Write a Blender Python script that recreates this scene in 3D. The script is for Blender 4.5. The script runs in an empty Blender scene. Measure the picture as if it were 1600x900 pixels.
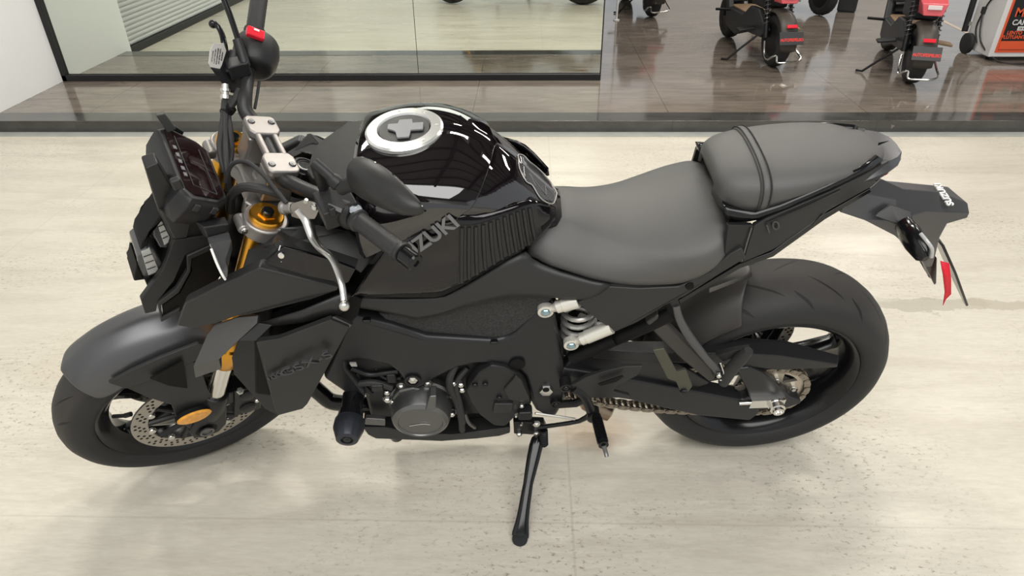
import bpy, bmesh, math, random
from mathutils import Vector, Matrix, Euler
random.seed(7)
R = math.radians
scene = bpy.context.scene
col = scene.collection

# ---------------------------------------------------------------- camera, world, lights, exposure
cam_d = bpy.data.cameras.new('camera'); cam = bpy.data.objects.new('camera', cam_d); col.objects.link(cam)
cam_d.sensor_width = 36.0
cam_d.lens = 36.0 * 1072.721 / 1600.0
cam_d.clip_start = 0.05; cam_d.clip_end = 100
CAM_LOC = (0.131, -1.444, 1.431); CAM_PITCH, CAM_YAW, CAM_ROLL = R(32.51), R(1.61), R(-0.56)
cam.matrix_world = (Matrix.Translation(CAM_LOC) @ Matrix.Rotation(CAM_YAW, 4, 'Z')
                    @ Matrix.Rotation(math.pi/2 - CAM_PITCH, 4, 'X') @ Matrix.Rotation(CAM_ROLL, 4, 'Z'))
scene.camera = cam

world = bpy.data.worlds.new('world'); scene.world = world; world.use_nodes = True
wn = world.node_tree.nodes; wn['Background'].inputs[0].default_value = (0.93, 0.97, 1.0, 1); wn['Background'].inputs[1].default_value = 1.0

def area(name, loc, rot, sx, sy, power, color=(1, 1, 1)):
    d = bpy.data.lights.new(name, 'AREA'); d.shape = 'RECTANGLE'; d.size = sx; d.size_y = sy
    d.energy = power; d.color = color
    o = bpy.data.objects.new(name, d); o.location = loc; o.rotation_euler = rot; col.objects.link(o); return o
# hall: roof skylight in front of the machine and two rows of ceiling fittings; showroom: its own fittings
area('skylight_daylight', (0.75, -3.5, 4.60), (0, 0, 0), 5.6, 3.5, 400, (1.0, 0.98, 0.945))
HALL_LAMPS = [(-1.7, 2.25), (0.9, 2.25), (3.5, 2.25)]
for lx, ly in HALL_LAMPS: area('hall_lamp_light', (lx, ly, 4.28), (0, 0, 0), 1.2, 0.25, 108 if lx < 3 else 60, (1.0, 0.95, 0.87))
for lx, ly in ((2.6, 5.2), (5.6, 5.2), (2.6, 8.6), (5.6, 8.6)): area('showroom_lamp_light', (lx, ly, 4.28), (0, 0, 0), 1.4, 0.4, 70, (1.0, 0.94, 0.86))
vs = scene.view_settings
scene.display_settings.display_device = 'sRGB'
vs.view_transform = 'Standard'; vs.look = 'None'; vs.exposure = -0.42; vs.gamma = 1.0; vs.use_curve_mapping = False
try:
    scene.cycles.max_bounces = 10; scene.cycles.use_denoising = True
except Exception: pass

# ---------------------------------------------------------------- helpers: materials
def mat(name, color, rough=0.5, metal=0.0, coat=0.0, spec=0.5, coat_rough=0.03, sheen=0.0, noise=None, bump=None, emit=None, trans=0.0, alpha=1.0, ior=1.45):
    """noise=(scale, amount) mottles the colour; bump=(scale, strength) adds fine relief"""
    m = bpy.data.materials.new(name); m.use_nodes = True
    nt = m.node_tree; b = nt.nodes['Principled BSDF']
    b.inputs['Base Color'].default_value = (*color, 1); b.inputs['Roughness'].default_value = rough
    b.inputs['Metallic'].default_value = metal; b.inputs['Coat Weight'].default_value = coat
    b.inputs['Coat Roughness'].default_value = coat_rough; b.inputs['Specular IOR Level'].default_value = spec
    b.inputs['Sheen Weight'].default_value = sheen; b.inputs['Transmission Weight'].default_value = trans
    b.inputs['Alpha'].default_value = alpha; b.inputs['IOR'].default_value = ior
    if emit:
        b.inputs['Emission Color'].default_value = (*emit[0], 1); b.inputs['Emission Strength'].default_value = emit[1]
    tc = nt.nodes.new('ShaderNodeTexCoord')
    if noise:
        n = nt.nodes.new('ShaderNodeTexNoise'); n.inputs['Scale'].default_value = noise[0]; n.inputs['Detail'].default_value = 5
        nt.links.new(tc.outputs['Object'], n.inputs['Vector'])
        mx = nt.nodes.new('ShaderNodeMix'); mx.data_type = 'RGBA'
        mx.inputs[6].default_value = (*[c*(1-noise[1]) for c in color], 1); mx.inputs[7].default_value = (*[min(1, c*(1+noise[1])) for c in color], 1)
        nt.links.new(n.outputs['Fac'], mx.inputs[0]); nt.links.new(mx.outputs[2], b.inputs['Base Color'])
    if bump:
        n2 = nt.nodes.new('ShaderNodeTexNoise'); n2.inputs['Scale'].default_value = bump[0]; n2.inputs['Detail'].default_value = 2
        nt.links.new(tc.outputs['Object'], n2.inputs['Vector'])
        bp = nt.nodes.new('ShaderNodeBump'); bp.inputs['Strength'].default_value = bump[1]; bp.inputs['Distance'].default_value = 0.002
        nt.links.new(n2.outputs['Fac'], bp.inputs['Height']); nt.links.new(bp.outputs[0], b.inputs['Normal'])
    return m

class NT:
    """tiny wrapper for writing node graphs"""
    def __init__(s, m): s.nt = m.node_tree; s.b = s.nt.nodes['Principled BSDF']
    def n(s, t, **kw):
        nd = s.nt.nodes.new(t)
        for k, v in kw.items(): setattr(nd, k, v)
        return nd
    def l(s, a, b): s.nt.links.new(a, b)
    def math(s, op, a, b=None, c=None):
        nd = s.n('ShaderNodeMath', operation=op)
        for i, v in enumerate((a, b, c)):
            if v is None: continue
            if hasattr(v, 'is_output'): s.l(v, nd.inputs[i])
            else: nd.inputs[i].default_value = v
        return nd.outputs[0]
    def ramp(s, fac, stops):
        r = s.n('ShaderNodeValToRGB'); els = r.color_ramp.elements
        while len(els) < len(stops): els.new(0.5)
        for e, (p, c) in zip(els, stops):
            e.position = p; e.color = (*c, 1) if len(c) == 3 else c
        s.l(fac, r.inputs[0]); return r.outputs[0]
    def mix(s, f, a, b, blend='MIX'):
        m = s.n('ShaderNodeMix', data_type='RGBA', blend_type=blend)
        for i, v in ((0, f), (6, a), (7, b)):
            if hasattr(v, 'is_output'): s.l(v, m.inputs[i])
            else: m.inputs[i].default_value = v if i == 0 else (*v, 1)
        return m.outputs[2]
    def noise(s, vec, scale, detail=4, rough=0.5, dist=0.0):
        n = s.n('ShaderNodeTexNoise'); n.inputs['Scale'].default_value = scale; n.inputs['Detail'].default_value = detail
        n.inputs['Roughness'].default_value = rough; n.inputs['Distortion'].default_value = dist
        s.l(vec, n.inputs['Vector']); return n.outputs['Fac']
    def coord(s, scale=(1, 1, 1), loc=(0, 0, 0), kind='Object'):
        tc = s.n('ShaderNodeTexCoord'); mp = s.n('ShaderNodeMapping')
        mp.inputs['Scale'].default_value = scale; mp.inputs['Location'].default_value = loc
        s.l(tc.outputs[kind], mp.inputs['Vector']); return mp.outputs[0]
    def bump(s, h, strength=0.3, dist=0.01):
        b = s.n('ShaderNodeBump'); b.inputs['Strength'].default_value = strength; b.inputs['Distance'].default_value = dist
        s.l(h, b.inputs['Height']); return b.outputs[0]

# ---------------------------------------------------------------- helpers: meshes
class MB:
    """collects shapes and links them as ONE mesh object"""
    def __init__(s): s.v = []; s.f = []; s.mi = []
    def add(s, vs, fs, mi=0):
        o = len(s.v); s.v += [tuple(v) for v in vs]; s.f += [tuple(i+o for i in f) for f in fs]; s.mi += [mi]*len(fs); return s
    def box(s, c, size, rot=None, mi=0, taper=1.0):
        x, y, z = [d/2 for d in size]
        vs = [Vector((sx*x*(taper if sz > 0 else 1), sy*y*(taper if sz > 0 else 1), sz*z)) for sz in (-1, 1) for sx, sy in ((-1, -1), (1, -1), (1, 1), (-1, 1))]
        if rot is not None: vs = [rot @ v for v in vs]
        vs = [v + Vector(c) for v in vs]
        return s.add(vs, [(3, 2, 1, 0), (4, 5, 6, 7), (0, 1, 5, 4), (1, 2, 6, 5), (2, 3, 7, 6), (3, 0, 4, 7)], mi)
    def frame(s, d):
        d = Vector(d).normalized(); a = Vector((0, 0, 1)) if abs(d.z) < 0.9 else Vector((0, 1, 0))
        e1 = d.cross(a).normalized(); e2 = d.cross(e1).normalized(); return d, e1, e2
    def lathe(s, p, d, prof, n=24, mi=0, cap=True, sx=1.0, e=None):
        """prof: list of (distance along d, radius)"""
        p = Vector(p); d, e1, e2 = s.frame(d)
        if e is not None: e1 = Vector(e).normalized(); e2 = d.cross(e1)
        vs = []; fs = []
        for (t, r) in prof:
            for k in range(n):
                a = 2*math.pi*k/n; vs.append(p + d*t + e1*(r*math.cos(a)*sx) + e2*(r*math.sin(a)))
        for i in range(len(prof)-1):
            for k in range(n):
                k2 = (k+1) % n; fs.append((i*n+k, i*n+k2, (i+1)*n+k2, (i+1)*n+k))
        if cap:
            fs.append(tuple(range(n))[::-1]); fs.append(tuple((len(prof)-1)*n + k for k in range(n)))
        return s.add(vs, fs, mi)
    def cyl(s, p0, p1, r0, r1=None, n=20, mi=0):
        p0 = Vector(p0); p1 = Vector(p1); L = (p1-p0).length
        return s.lathe(p0, p1-p0, [(0, r0), (L, r0 if r1 is None else r1)], n, mi)
    def ring(s, prof, n=64, mi=0, axis='Y', c=(0, 0, 0)):
        """closed profile (axial, radius) revolved about Y through c"""
        vs = []; fs = []; m = len(prof)
        for k in range(n):
            a = 2*math.pi*k/n
            for (t, r) in prof: vs.append((c[0]+r*math.cos(a), c[1]+t, c[2]+r*math.sin(a)))
        for k in range(n):
            for i in range(m):
                fs.append((k*m+i, k*m+(i+1) % m, ((k+1) % n)*m+(i+1) % m, ((k+1) % n)*m+i))
        return s.add(vs, fs, mi)
    def tube(s, pts, r, n=12, mi=0, smooth=5, flat=1.0):
        pts = [Vector(p) for p in pts]
        rs = list(r) if isinstance(r, (list, tuple)) else [r]*len(pts)
        P = []; Q = []
        if smooth > 1 and len(pts) > 2:
            for i in range(len(pts)-1):
                p0 = pts[max(i-1, 0)]; p1 = pts[i]; p2 = pts[i+1]; p3 = pts[min(i+2, len(pts)-1)]
                for k in range(smooth):
                    t = k/smooth
                    P.append(0.5*((2*p1)+(p2-p0)*t+(2*p0-5*p1+4*p2-p3)*t*t+(3*p1-p0-3*p2+p3)*t**3)); Q.append(rs[i]*(1-t)+rs[i+1]*t)
            P.append(pts[-1]); Q.append(rs[-1])
        else: P = pts; Q = rs
        vs = []; fs = []; e1 = None
        for i, p in enumerate(P):
            d = (P[min(i+1, len(P)-1)] - P[max(i-1, 0)]).normalized()
            if e1 is None: _, e1, e2 = s.frame(d)
            else:
                e1 = (e1 - d*e1.dot(d)).normalized(); e2 = d.cross(e1)
            for k in range(n):
                a = 2*math.pi*k/n; vs.append(p + e1*(Q[i]*math.cos(a)) + e2*(Q[i]*math.sin(a)*flat))
        for i in range(len(P)-1):
            for k in range(n):
                k2 = (k+1) % n; fs.append((i*n+k, i*n+k2, (i+1)*n+k2, (i+1)*n+k))
        fs.append(tuple(range(n))[::-1]); fs.append(tuple((len(P)-1)*n+k for k in range(n)))
        return s.add(vs, fs, mi)
    def plate(s, outline, off, mi=0):
        """polygon extruded by the vector off"""
        n = len(outline); off = Vector(off); o = [Vector(p) for p in outline]
        vs = o + [p+off for p in o]
        nrm = Vector((0, 0, 0))
        for i in range(n): nrm += o[i].cross(o[(i+1) % n])
        a = tuple(range(n)); b = tuple(range(n, 2*n))[::-1]
        sd = [(i, i+n, (i+1) % n + n, (i+1) % n) for i in range(n)]
        if nrm.dot(off) > 0:
            a = a[::-1]; b = b[::-1]; sd = [f[::-1] for f in sd]
        return s.add(vs, [a, b] + sd, mi)
    def grid(s, rows, mi=0, close=False):
        n = len(rows[0]); vs = [p for r in rows for p in r]; fs = []
        for i in range(len(rows)-1):
            for k in range(n if close else n-1):
                k2 = (k+1) % n; fs.append((i*n+k, i*n+k2, (i+1)*n+k2, (i+1)*n+k))
        return s.add(vs, fs, mi)
    def loft(s, rows, mi=0):
        """closed rings with caps"""
        n = len(rows[0]); s.grid(rows, mi, True); o = len(s.v) - n*len(rows)
        s.f.append(tuple(o+k for k in range(n))); s.f.append(tuple(o+n*(len(rows)-1)+k for k in range(n))[::-1]); s.mi += [mi, mi]
        return s
    def sphere(s, c, r, n=14, mi=0, sc=(1, 1, 1)):
        prof = [(r*math.sin(a)*sc[2], r*math.cos(a)) for a in [(-0.5+k/(n//2))*math.pi for k in range(n//2+1)]]
        prof = [(t, max(q, r*0.02)) for t, q in prof]
        return s.lathe(c, (0, 0, 1), prof, n, mi)
    def bolt(s, p, d, r=0.006, h=0.005, mi=0, hexa=True):
        d = Vector(d).normalized(); s.lathe(Vector(p)-d*0.004, d, [(0, r), (h+0.002, r), (h+0.004, r*0.8)], 6 if hexa else 14, mi)
        s.lathe(Vector(p)+d*h, d, [(0, r*0.45), (0.0008, r*0.45)], 6, mi); return s
    def build(s, name, mats, parent=None, mtx=None, bevel=0.0, seg=2, sub=0, solid=0.0, ang=35, flat=False, recalc=True):
        me = bpy.data.meshes.new(name); me.from_pydata(s.v, [], s.f); me.update()
        if recalc:
            bm = bmesh.new(); bm.from_mesh(me); bmesh.ops.recalc_face_normals(bm, faces=bm.faces); bm.to_mesh(me); bm.free()
        ms = mats if isinstance(mats, (list, tuple)) else [mats]
        for m in ms: me.materials.append(m)
        if len(ms) > 1:
            for p, i in zip(me.polygons, s.mi): p.material_index = i
        if not flat:
            for p in me.polygons: p.use_smooth = True
            if not sub: me.set_sharp_from_angle(angle=R(ang))
        o = bpy.data.objects.new(name, me); col.objects.link(o)
        if parent is not None: o.parent = parent
        if mtx is not None: o.matrix_local = mtx
        if solid:
            md = o.modifiers.new('solid', 'SOLIDIFY'); md.thickness = abs(solid); md.offset = -1 if solid > 0 else 1; md.use_even_offset = True
        if sub:
            md = o.modifiers.new('sub', 'SUBSURF'); md.levels = sub; md.render_levels = sub
        if bevel:
            md = o.modifiers.new('bevel', 'BEVEL'); md.width = bevel; md.segments = seg; md.limit_method = 'ANGLE'; md.angle_limit = R(30); md.harden_normals = not flat
        return o

def empty(name, loc=(0, 0, 0), rot=(0, 0, 0), parent=None):
    o = bpy.data.objects.new(name, None); o.empty_display_size = 0.1; o.location = loc; o.rotation_euler = rot; col.objects.link(o)
    if parent is not None: o.parent = parent
    return o
def tag(o, label, cat, group=None):
    o['label'] = label; o['category'] = cat
    if group: o['group'] = group
    return o
def structure(o): o['kind'] = 'structure'; return o
def mir(pts): return [(p[0], -p[1], p[2]) for p in pts]
def lerp(a, b, t): return tuple(a[i]*(1-t)+b[i]*t for i in range(3))
def spline(pts, m):
    """resample a polyline of tuples through Catmull-Rom to m points"""
    P = [Vector(p) for p in pts]; out = []
    for j in range(m):
        x = j*(len(P)-1)/(m-1); i = min(int(x), len(P)-2); t = x-i
        p0 = P[max(i-1, 0)]; p1 = P[i]; p2 = P[i+1]; p3 = P[min(i+2, len(P)-1)]
        out.append(tuple(0.5*((2*p1)+(p2-p0)*t+(2*p0-5*p1+4*p2-p3)*t*t+(3*p1-p0-3*p2+p3)*t**3)))
    return out
def lin(pts, m):
    """resample a polyline evenly by length"""
    P = [Vector(p) for p in pts]; L = [0]
    for a, b in zip(P, P[1:]): L.append(L[-1]+(b-a).length)
    out = []
    for j in range(m):
        s = L[-1]*j/(m-1); i = 0
        while i < len(P)-2 and L[i+1] < s: i += 1
        t = (s-L[i])/max(L[i+1]-L[i], 1e-9); out.append(tuple(P[i].lerp(P[i+1], min(t, 1))))
    return out
def interp(tab, x):
    """tab: rows (x, a, b, ...) -> smoothly interpolated values"""
    if x <= tab[0][0]: return tab[0][1:]
    for i in range(len(tab)-1):
        if x <= tab[i+1][0]:
            t = (x-tab[i][0])/(tab[i+1][0]-tab[i][0])
            r0 = tab[max(i-1, 0)]; r1 = tab[i]; r2 = tab[i+1]; r3 = tab[min(i+2, len(tab)-1)]
            return tuple(0.5*((2*r1[k])+(r2[k]-r0[k])*t+(2*r0[k]-5*r1[k]+4*r2[k]-r3[k])*t*t+(3*r1[k]-r0[k]-3*r2[k]+r3[k])*t**3) for k in range(1, len(r1)))
    return tab[-1][1:]
def text(name, body, size, mtx, m, parent, extrude=0.0006, sx=1.0, shear=0.0, bold=0.0):
    """lettering as a mesh; mtx maps the text plane (x right, y up, z out)"""
    cu = bpy.data.curves.new(name, 'FONT'); cu.body = body; cu.size = size; cu.extrude = extrude
    cu.align_x = 'CENTER'; cu.align_y = 'CENTER'; cu.shear = shear; cu.offset = bold
    tmp = bpy.data.objects.new(name, cu); col.objects.link(tmp)
    dg = bpy.context.evaluated_depsgraph_get(); dg.update()
    me = bpy.data.meshes.new_from_object(tmp.evaluated_get(dg))
    bpy.data.objects.remove(tmp); bpy.data.curves.remove(cu)
    me.materials.clear(); me.materials.append(m); me.name = name
    o = bpy.data.objects.new(name, me); col.objects.link(o); o.parent = parent
    o.matrix_local = mtx @ Matrix.Diagonal((sx, 1, 1, 1)); return o
def basis(o, x, y):
    """matrix with origin o, x axis along x, y axis near y"""
    x = Vector(x).normalized(); z = x.cross(Vector(y)).normalized(); y = z.cross(x)
    m = Matrix((x, y, z)).transposed().to_4x4(); m.translation = Vector(o); return m

# ---------------------------------------------------------------- materials
M = {}
M['plastic'] = mat('matte_black_plastic', (0.013, 0.013, 0.014), 0.45, bump=(900, 0.12))
M['panel'] = mat('satin_black_panel', (0.019, 0.019, 0.019), 0.42)
M['paint'] = mat('matte_dark_grey_paint', (0.115, 0.115, 0.120), 0.36, metal=0.75)
M['gloss'] = mat('gloss_black_paint', (0.005, 0.004, 0.005), 0.3, coat=1.0, coat_rough=0.008, spec=0.0)
M['tank'] = mat('deep_gloss_black_paint', (0.006, 0.004, 0.005), 0.3, coat=1.0, coat_rough=0.006, spec=0.0)
M['tank'].node_tree.nodes['Principled BSDF'].inputs['Coat IOR'].default_value = 1.85
M['semi'] = mat('semi_gloss_black', (0.006, 0.006, 0.007), 0.18)
M['dark'] = mat('dark_plastic_recess_shade', (0.003, 0.003, 0.003), 0.6, spec=0.25)  # near-black base also puts the shade of recesses into the colour
M['frame'] = mat('satin_black_frame', (0.018, 0.018, 0.020), 0.34, metal=0.15)
M['seat'] = mat('black_seat_vinyl', (0.058, 0.056, 0.054), 0.50, spec=1.0, bump=(1400, 0.25))
M['rubber'] = mat('black_rubber', (0.024, 0.024, 0.024), 0.6)
M['fabric'] = mat('dark_speckled_foam', (0.034, 0.034, 0.034), 0.9, noise=(240, 1.0), bump=(400, 0.5))
M['gold'] = mat('gold_anodised', (0.86, 0.42, 0.05), 0.28, metal=1.0)
M['silver'] = mat('cast_silver', (0.36, 0.34, 0.325), 0.45, metal=0.9, bump=(1500, 0.1))
M['chrome'] = mat('bright_steel', (0.80, 0.79, 0.76), 0.16, metal=1.0)
M['zinc'] = mat('zinc_bolt', (0.66, 0.65, 0.62), 0.3, metal=1.0)
M['disc'] = mat('brake_disc_steel', (0.42, 0.39, 0.35), 0.38, metal=0.9)
M['engine'] = mat('engine_grey', (0.16, 0.16, 0.16), 0.36, metal=0.85)
M['block'] = mat('engine_black', (0.011, 0.011, 0.012), 0.40, metal=0.2)
M['chain'] = mat('oiled_chain', (0.30, 0.265, 0.22), 0.33, metal=0.9)
M['screen'] = mat('dark_screen', (0.012, 0.004, 0.005), 0.06, coat=1.0)
M['amber'] = mat('amber_lens', (0.85, 0.32, 0.03), 0.18, noise=(120, 0.45), coat=0.6)
M['red'] = mat('red_plastic', (0.75, 0.02, 0.04), 0.25)
M['ribbon'] = mat('red_ribbon', (0.70, 0.01, 0.03), 0.55)
M['letter'] = mat('grey_lettering', (0.16, 0.16, 0.165), 0.4)
M['ghost'] = mat('dark_lettering', (0.05, 0.05, 0.053), 0.25)
M['white'] = mat('white_print', (0.78, 0.78, 0.76), 0.5)
M['label'] = mat('grey_label', (0.52, 0.50, 0.47), 0.4, metal=0.3)
M['lens'] = mat('smoked_lens', (0.07, 0.07, 0.072), 0.08, coat=0.6)
M['ledlens'] = mat('clear_lens_grey', (0.46, 0.46, 0.45), 0.15, coat=0.6)
M['zip'] = mat('brown_grey_plastic', (0.040, 0.036, 0.033), 0.42)
# ================================================================ SETTING
STEP_Y, STEP_Z, GLASS_Y, WALL_X = 2.54, 0.070, 3.425, -3.19

def floor_material():
    m = mat('pale_polished_concrete', (0.5, 0.46, 0.38), 0.3); k = NT(m)
    c = k.coord(); st = k.coord((0.35, 2.2, 1)); fine = k.coord((1.5, 7, 1))
    big = k.noise(st, 1.1, 6, 0.55, 0.4); mid = k.noise(st, 4.5, 8, 0.62, 0.8); grain = k.noise(fine, 14, 5, 0.7)
    a = k.ramp(big, [(0.32, (0.54, 0.505, 0.425)), (0.52, (0.63, 0.595, 0.50)), (0.72, (0.69, 0.655, 0.56))])
    a = k.mix(k.ramp(mid, [(0.35, (1, 1, 1)), (0.55, (0, 0, 0))]), a, (0.49, 0.45, 0.375))
    a = k.mix(0.5, a, k.ramp(grain, [(0.3, (0.50, 0.46, 0.39)), (0.7, (0.68, 0.64, 0.56))]))
    # worn dark specks gathered in patches
    patch = k.ramp(k.noise(c, 1.6, 3, 0.5, 0.5), [(0.44, (0, 0, 0)), (0.60, (1, 1, 1))])
    sp = k.ramp(k.noise(k.coord((1, 1.6, 1)), 55, 4, 0.7), [(0.56, (0, 0, 0)), (0.66, (1, 1, 1))])
    a = k.mix(k.math('MULTIPLY', k.math('MULTIPLY', patch, sp), 0.75), a, (0.22, 0.18, 0.14))
    # rusty and grey stains with shapes of their own: (x, y, rx, ry, colour, strength)
    nx = k.noise(c, 7, 5, 0.6); ny = k.noise(k.coord((1, 1, 1), (5, 3, 0)), 7, 5, 0.6)
    sep = k.n('ShaderNodeSeparateXYZ'); k.l(c, sep.inputs[0])
    X = k.math('ADD', sep.outputs[0], k.math('MULTIPLY', k.math('SUBTRACT', nx, 0.5), 0.22))
    Y = k.math('ADD', sep.outputs[1], k.math('MULTIPLY', k.math('SUBTRACT', ny, 0.5), 0.16))
    for (x, y, rx, ry, cc, s, soft) in STAINS:
        d = k.math('ADD', k.math('POWER', k.math('DIVIDE', k.math('SUBTRACT', X, x), rx), 2), k.math('POWER', k.math('DIVIDE', k.math('SUBTRACT', Y, y), ry), 2))
        a = k.mix(k.math('MULTIPLY', k.ramp(d, [(max(0.0, 1-soft), (1, 1, 1)), (1.0, (0, 0, 0))]), s), a, cc)
    # saw-cut joints
    for (ax, pos, w, s) in ((0, 0.245, 0.003, 0.35), (1, -0.30, 0.003, 0.3), (0, -2.1, 0.003, .3)):
        dd = k.math('ABSOLUTE', k.math('SUBTRACT', sep.outputs[ax], pos))
        a = k.mix(k.math('MULTIPLY', k.math('LESS_THAN', dd, w), s), a, (0.40, 0.36, 0.30))
    k.l(a, k.b.inputs['Base Color'])
    k.l(k.ramp(k.noise(st, 3, 5), [(0.3, (0.22,)*3), (0.7, (0.42,)*3)]), k.b.inputs['Roughness'])
    k.l(k.bump(grain, 0.12, 0.002), k.b.inputs['Normal']); return m
STAINS = [(1.62, 0.70, 0.24, 0.045, (0.40, 0.37, 0.30), 0.75, 0.12), (1.86, 0.71, 0.14, 0.035, (0.40, 0.36, 0.28), 0.7, 0.12), (1.42, 0.74, 0.1, 0.03, (0.44, 0.41, 0.34), 0.6, 0.12),
          (0.33, 0.02, 0.12, 0.1, (0.44, 0.31, 0.21), 0.55, 0.9), (0.16, -0.02, 0.10, 0.07, (0.36, 0.33, 0.28), 0.5, 0.8), (-0.30, 0.12, 0.14, 0.12, (0.50, 0.40, 0.31), 0.5, 0.9),
          (0.55, 0.13, 0.16, 0.05, (0.36, 0.33, 0.28), 0.5, 0.9), (-1.35, 0.35, 0.2, 0.2, (0.54, 0.48, 0.36), 0.3, 0.95),
          (-0.95, -0.22, 0.2, 0.05, (0.42, 0.38, 0.32), 0.5, 0.9), (-0.9, -0.05, 0.04, 0.015, (0.40, 0.36, 0.25), 0.5, 0.8)]

def polished_material(name, dark, light, joint=1.2):
    m = mat(name, dark, 0.1); k = NT(m)
    c = k.coord((0.7, 1.6, 1)); st = k.coord((0.5, 2.5, 1))
    n1 = k.noise(c, 1.3, 7, 0.62, 1.2); n2 = k.noise(st, 6, 8, 0.7, 0.6)
    a = k.ramp(n1, [(0.3, dark), (0.7, light)])
    a = k.mix(0.5, a, k.ramp(n2, [(0.3, tuple(v*0.7 for v in dark)), (0.75, tuple(min(1, v*1.25) for v in light))]))
    sep = k.n('ShaderNodeSeparateXYZ'); k.l(k.coord(), sep.inputs[0])
    for ax, off in ((0, 0.62), (1, 0.28)):
        f = k.math('FRACT', k.math('DIVIDE', k.math('ADD', sep.outputs[ax], off + 20.0), joint))
        a = k.mix(k.math('MULTIPLY', k.math('LESS_THAN', f, 0.004), 0.6), a, (0.04, 0.035, 0.03))
    scr = k.ramp(k.noise(k.coord((1.2, 9, 1)), 9, 3, 0.8), [(0.70, (0, 0, 0)), (0.76, (1, 1, 1))])
    a = k.mix(k.math('MULTIPLY', scr, 0.35), a, (0.5, 0.47, 0.42))
    k.l(a, k.b.inputs['Base Color'])
    k.l(k.ramp(n2, [(0.3, (0.05,)*3), (0.75, (0.16,)*3)]), k.b.inputs['Roughness'])
    k.b.inputs['Specular IOR Level'].default_value = 0.75
    return m
MAT_FLOOR = floor_material()
MAT_SHOW = polished_material('polished_brown_concrete', (0.10, 0.082, 0.068), (0.27, 0.228, 0.19))
MAT_NOSE = polished_material('dark_grey_edge_tile', (0.035, 0.034, 0.032), (0.09, 0.088, 0.083), 1.2)
M['wall'] = mat('white_wall_paint', (0.87, 0.875, 0.88), 0.6, noise=(40, 0.02), bump=(160, 0.05))
M['alu'] = mat('black_window_frame', (0.012, 0.012, 0.013), 0.4)
M['mirror'] = mat('reflective_tinted_glass', (0.70, 0.735, 0.67), 0.012, metal=1.0)
M['shutter'] = mat('white_shutter', (0.70, 0.72, 0.74), 0.4)
M['ceil'] = mat('grey_metal_ceiling', (0.22, 0.22, 0.22), 0.6)
M['beam'] = mat('dark_roof_beam', (0.05, 0.05, 0.055), 0.6)
M['lampw'] = mat('lamp_housing', (0.6, 0.6, 0.6), 0.5)

def slab(name, x0, x1, y0, y1, z0, z1, m, **kw):
    return structure(MB().box(((x0+x1)/2, (y0+y1)/2, (z0+z1)/2), (x1-x0, y1-y0, z1-z0)).build(name, m, **kw))
slab('floor', WALL_X-0.2, 9, -7, STEP_Y, -0.12, 0, MAT_FLOOR)
slab('floor_showroom', WALL_X-0.2, 9, STEP_Y+0.012, 12, -0.12, STEP_Z, MAT_SHOW)
nose = MB()
nose.box(((WALL_X+9)/2, STEP_Y+0.08, STEP_Z/2+0.001), (9-WALL_X, 0.16, STEP_Z+0.002))
structure(nose.build('trim_1', MAT_NOSE, bevel=0.004))
structure(MB().box(((WALL_X+9)/2, STEP_Y-0.035, 0.0015), (9-WALL_X, 0.07, 0.003)).build('step_shade_strip', mat('step_shade_grey', (0.36, 0.37, 0.35), 0.4, noise=(9, 0.25))))  # grey strip paints the step's shadow along the floor at its foot
# left wall: plain stretch beside the glass, then the roller shutter
slab('wall_left', WALL_X-0.2, WALL_X, 2.46, 12, -0.1, 4.6, M['wall'])
slab('wall_left', WALL_X-0.2, WALL_X, -7, -3.2, -0.1, 4.6, M['wall'])
slab('wall_left', WALL_X-0.2, WALL_X, -3.2, 2.46, 3.6, 4.6, M['wall'])
door = MB()
rows = []
z = 0.06
while z < 3.6:
    for dz, dx in ((0.0, 0.0), (0.007, 0.008), (0.029, 0.008), (0.036, 0.0)): rows.append([(WALL_X-0.10+dx, -3.2, z+dz), (WALL_X-0.10+dx, 2.46, z+dz)])
    z += 0.038
door.grid(rows)
structure(door.build('door_1', M['shutter'], ang=20, solid=0.004))
dr = bpy.data.objects['door_1']
MB().box((WALL_X-0.09, -0.37, 0.03), (0.05, 5.66, 0.06)).build('bottom_rail', M['alu'], dr)
# tinted reflective shop glass in two panes
win = structure(empty('window_1', (WALL_X, GLASS_Y, STEP_Z)))
GX1 = 0.628; SEAM = -0.648; GH = 4.2
def pane(x0, x1): MB().box(((x0+x1)/2-WALL_X, 0, GH/2+0.02), (x1-x0, 0.012, GH-0.05)).build('pane', M['mirror'], win).rotation_euler.x = R(-0.3)
pane(WALL_X+0.03, SEAM-0.002); pane(SEAM+0.002, GX1-0.004)
fb = MB(); fb.box(((GX1+WALL_X)/2-WALL_X, -0.005, 0.021), (GX1-WALL_X, 0.05, 0.042)); fb.box((0.016, -0.005, GH/2), (0.034, 0.05, GH))
fb.box(((GX1+WALL_X)/2-WALL_X, -0.005, GH-0.02), (GX1-WALL_X, 0.05, 0.04)); fb.build('window_frame', M['alu'], win, bevel=0.002)
MB().box((GX1-WALL_X-0.002, 0, GH/2), (0.008, 0.018, GH-0.06)).build('edge_trim', M['alu'], win)
slab('wall_behind_glass', WALL_X, GX1-0.05, GLASS_Y+0.05, GLASS_Y+0.12, STEP_Z, 4.5, M['alu'])
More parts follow.
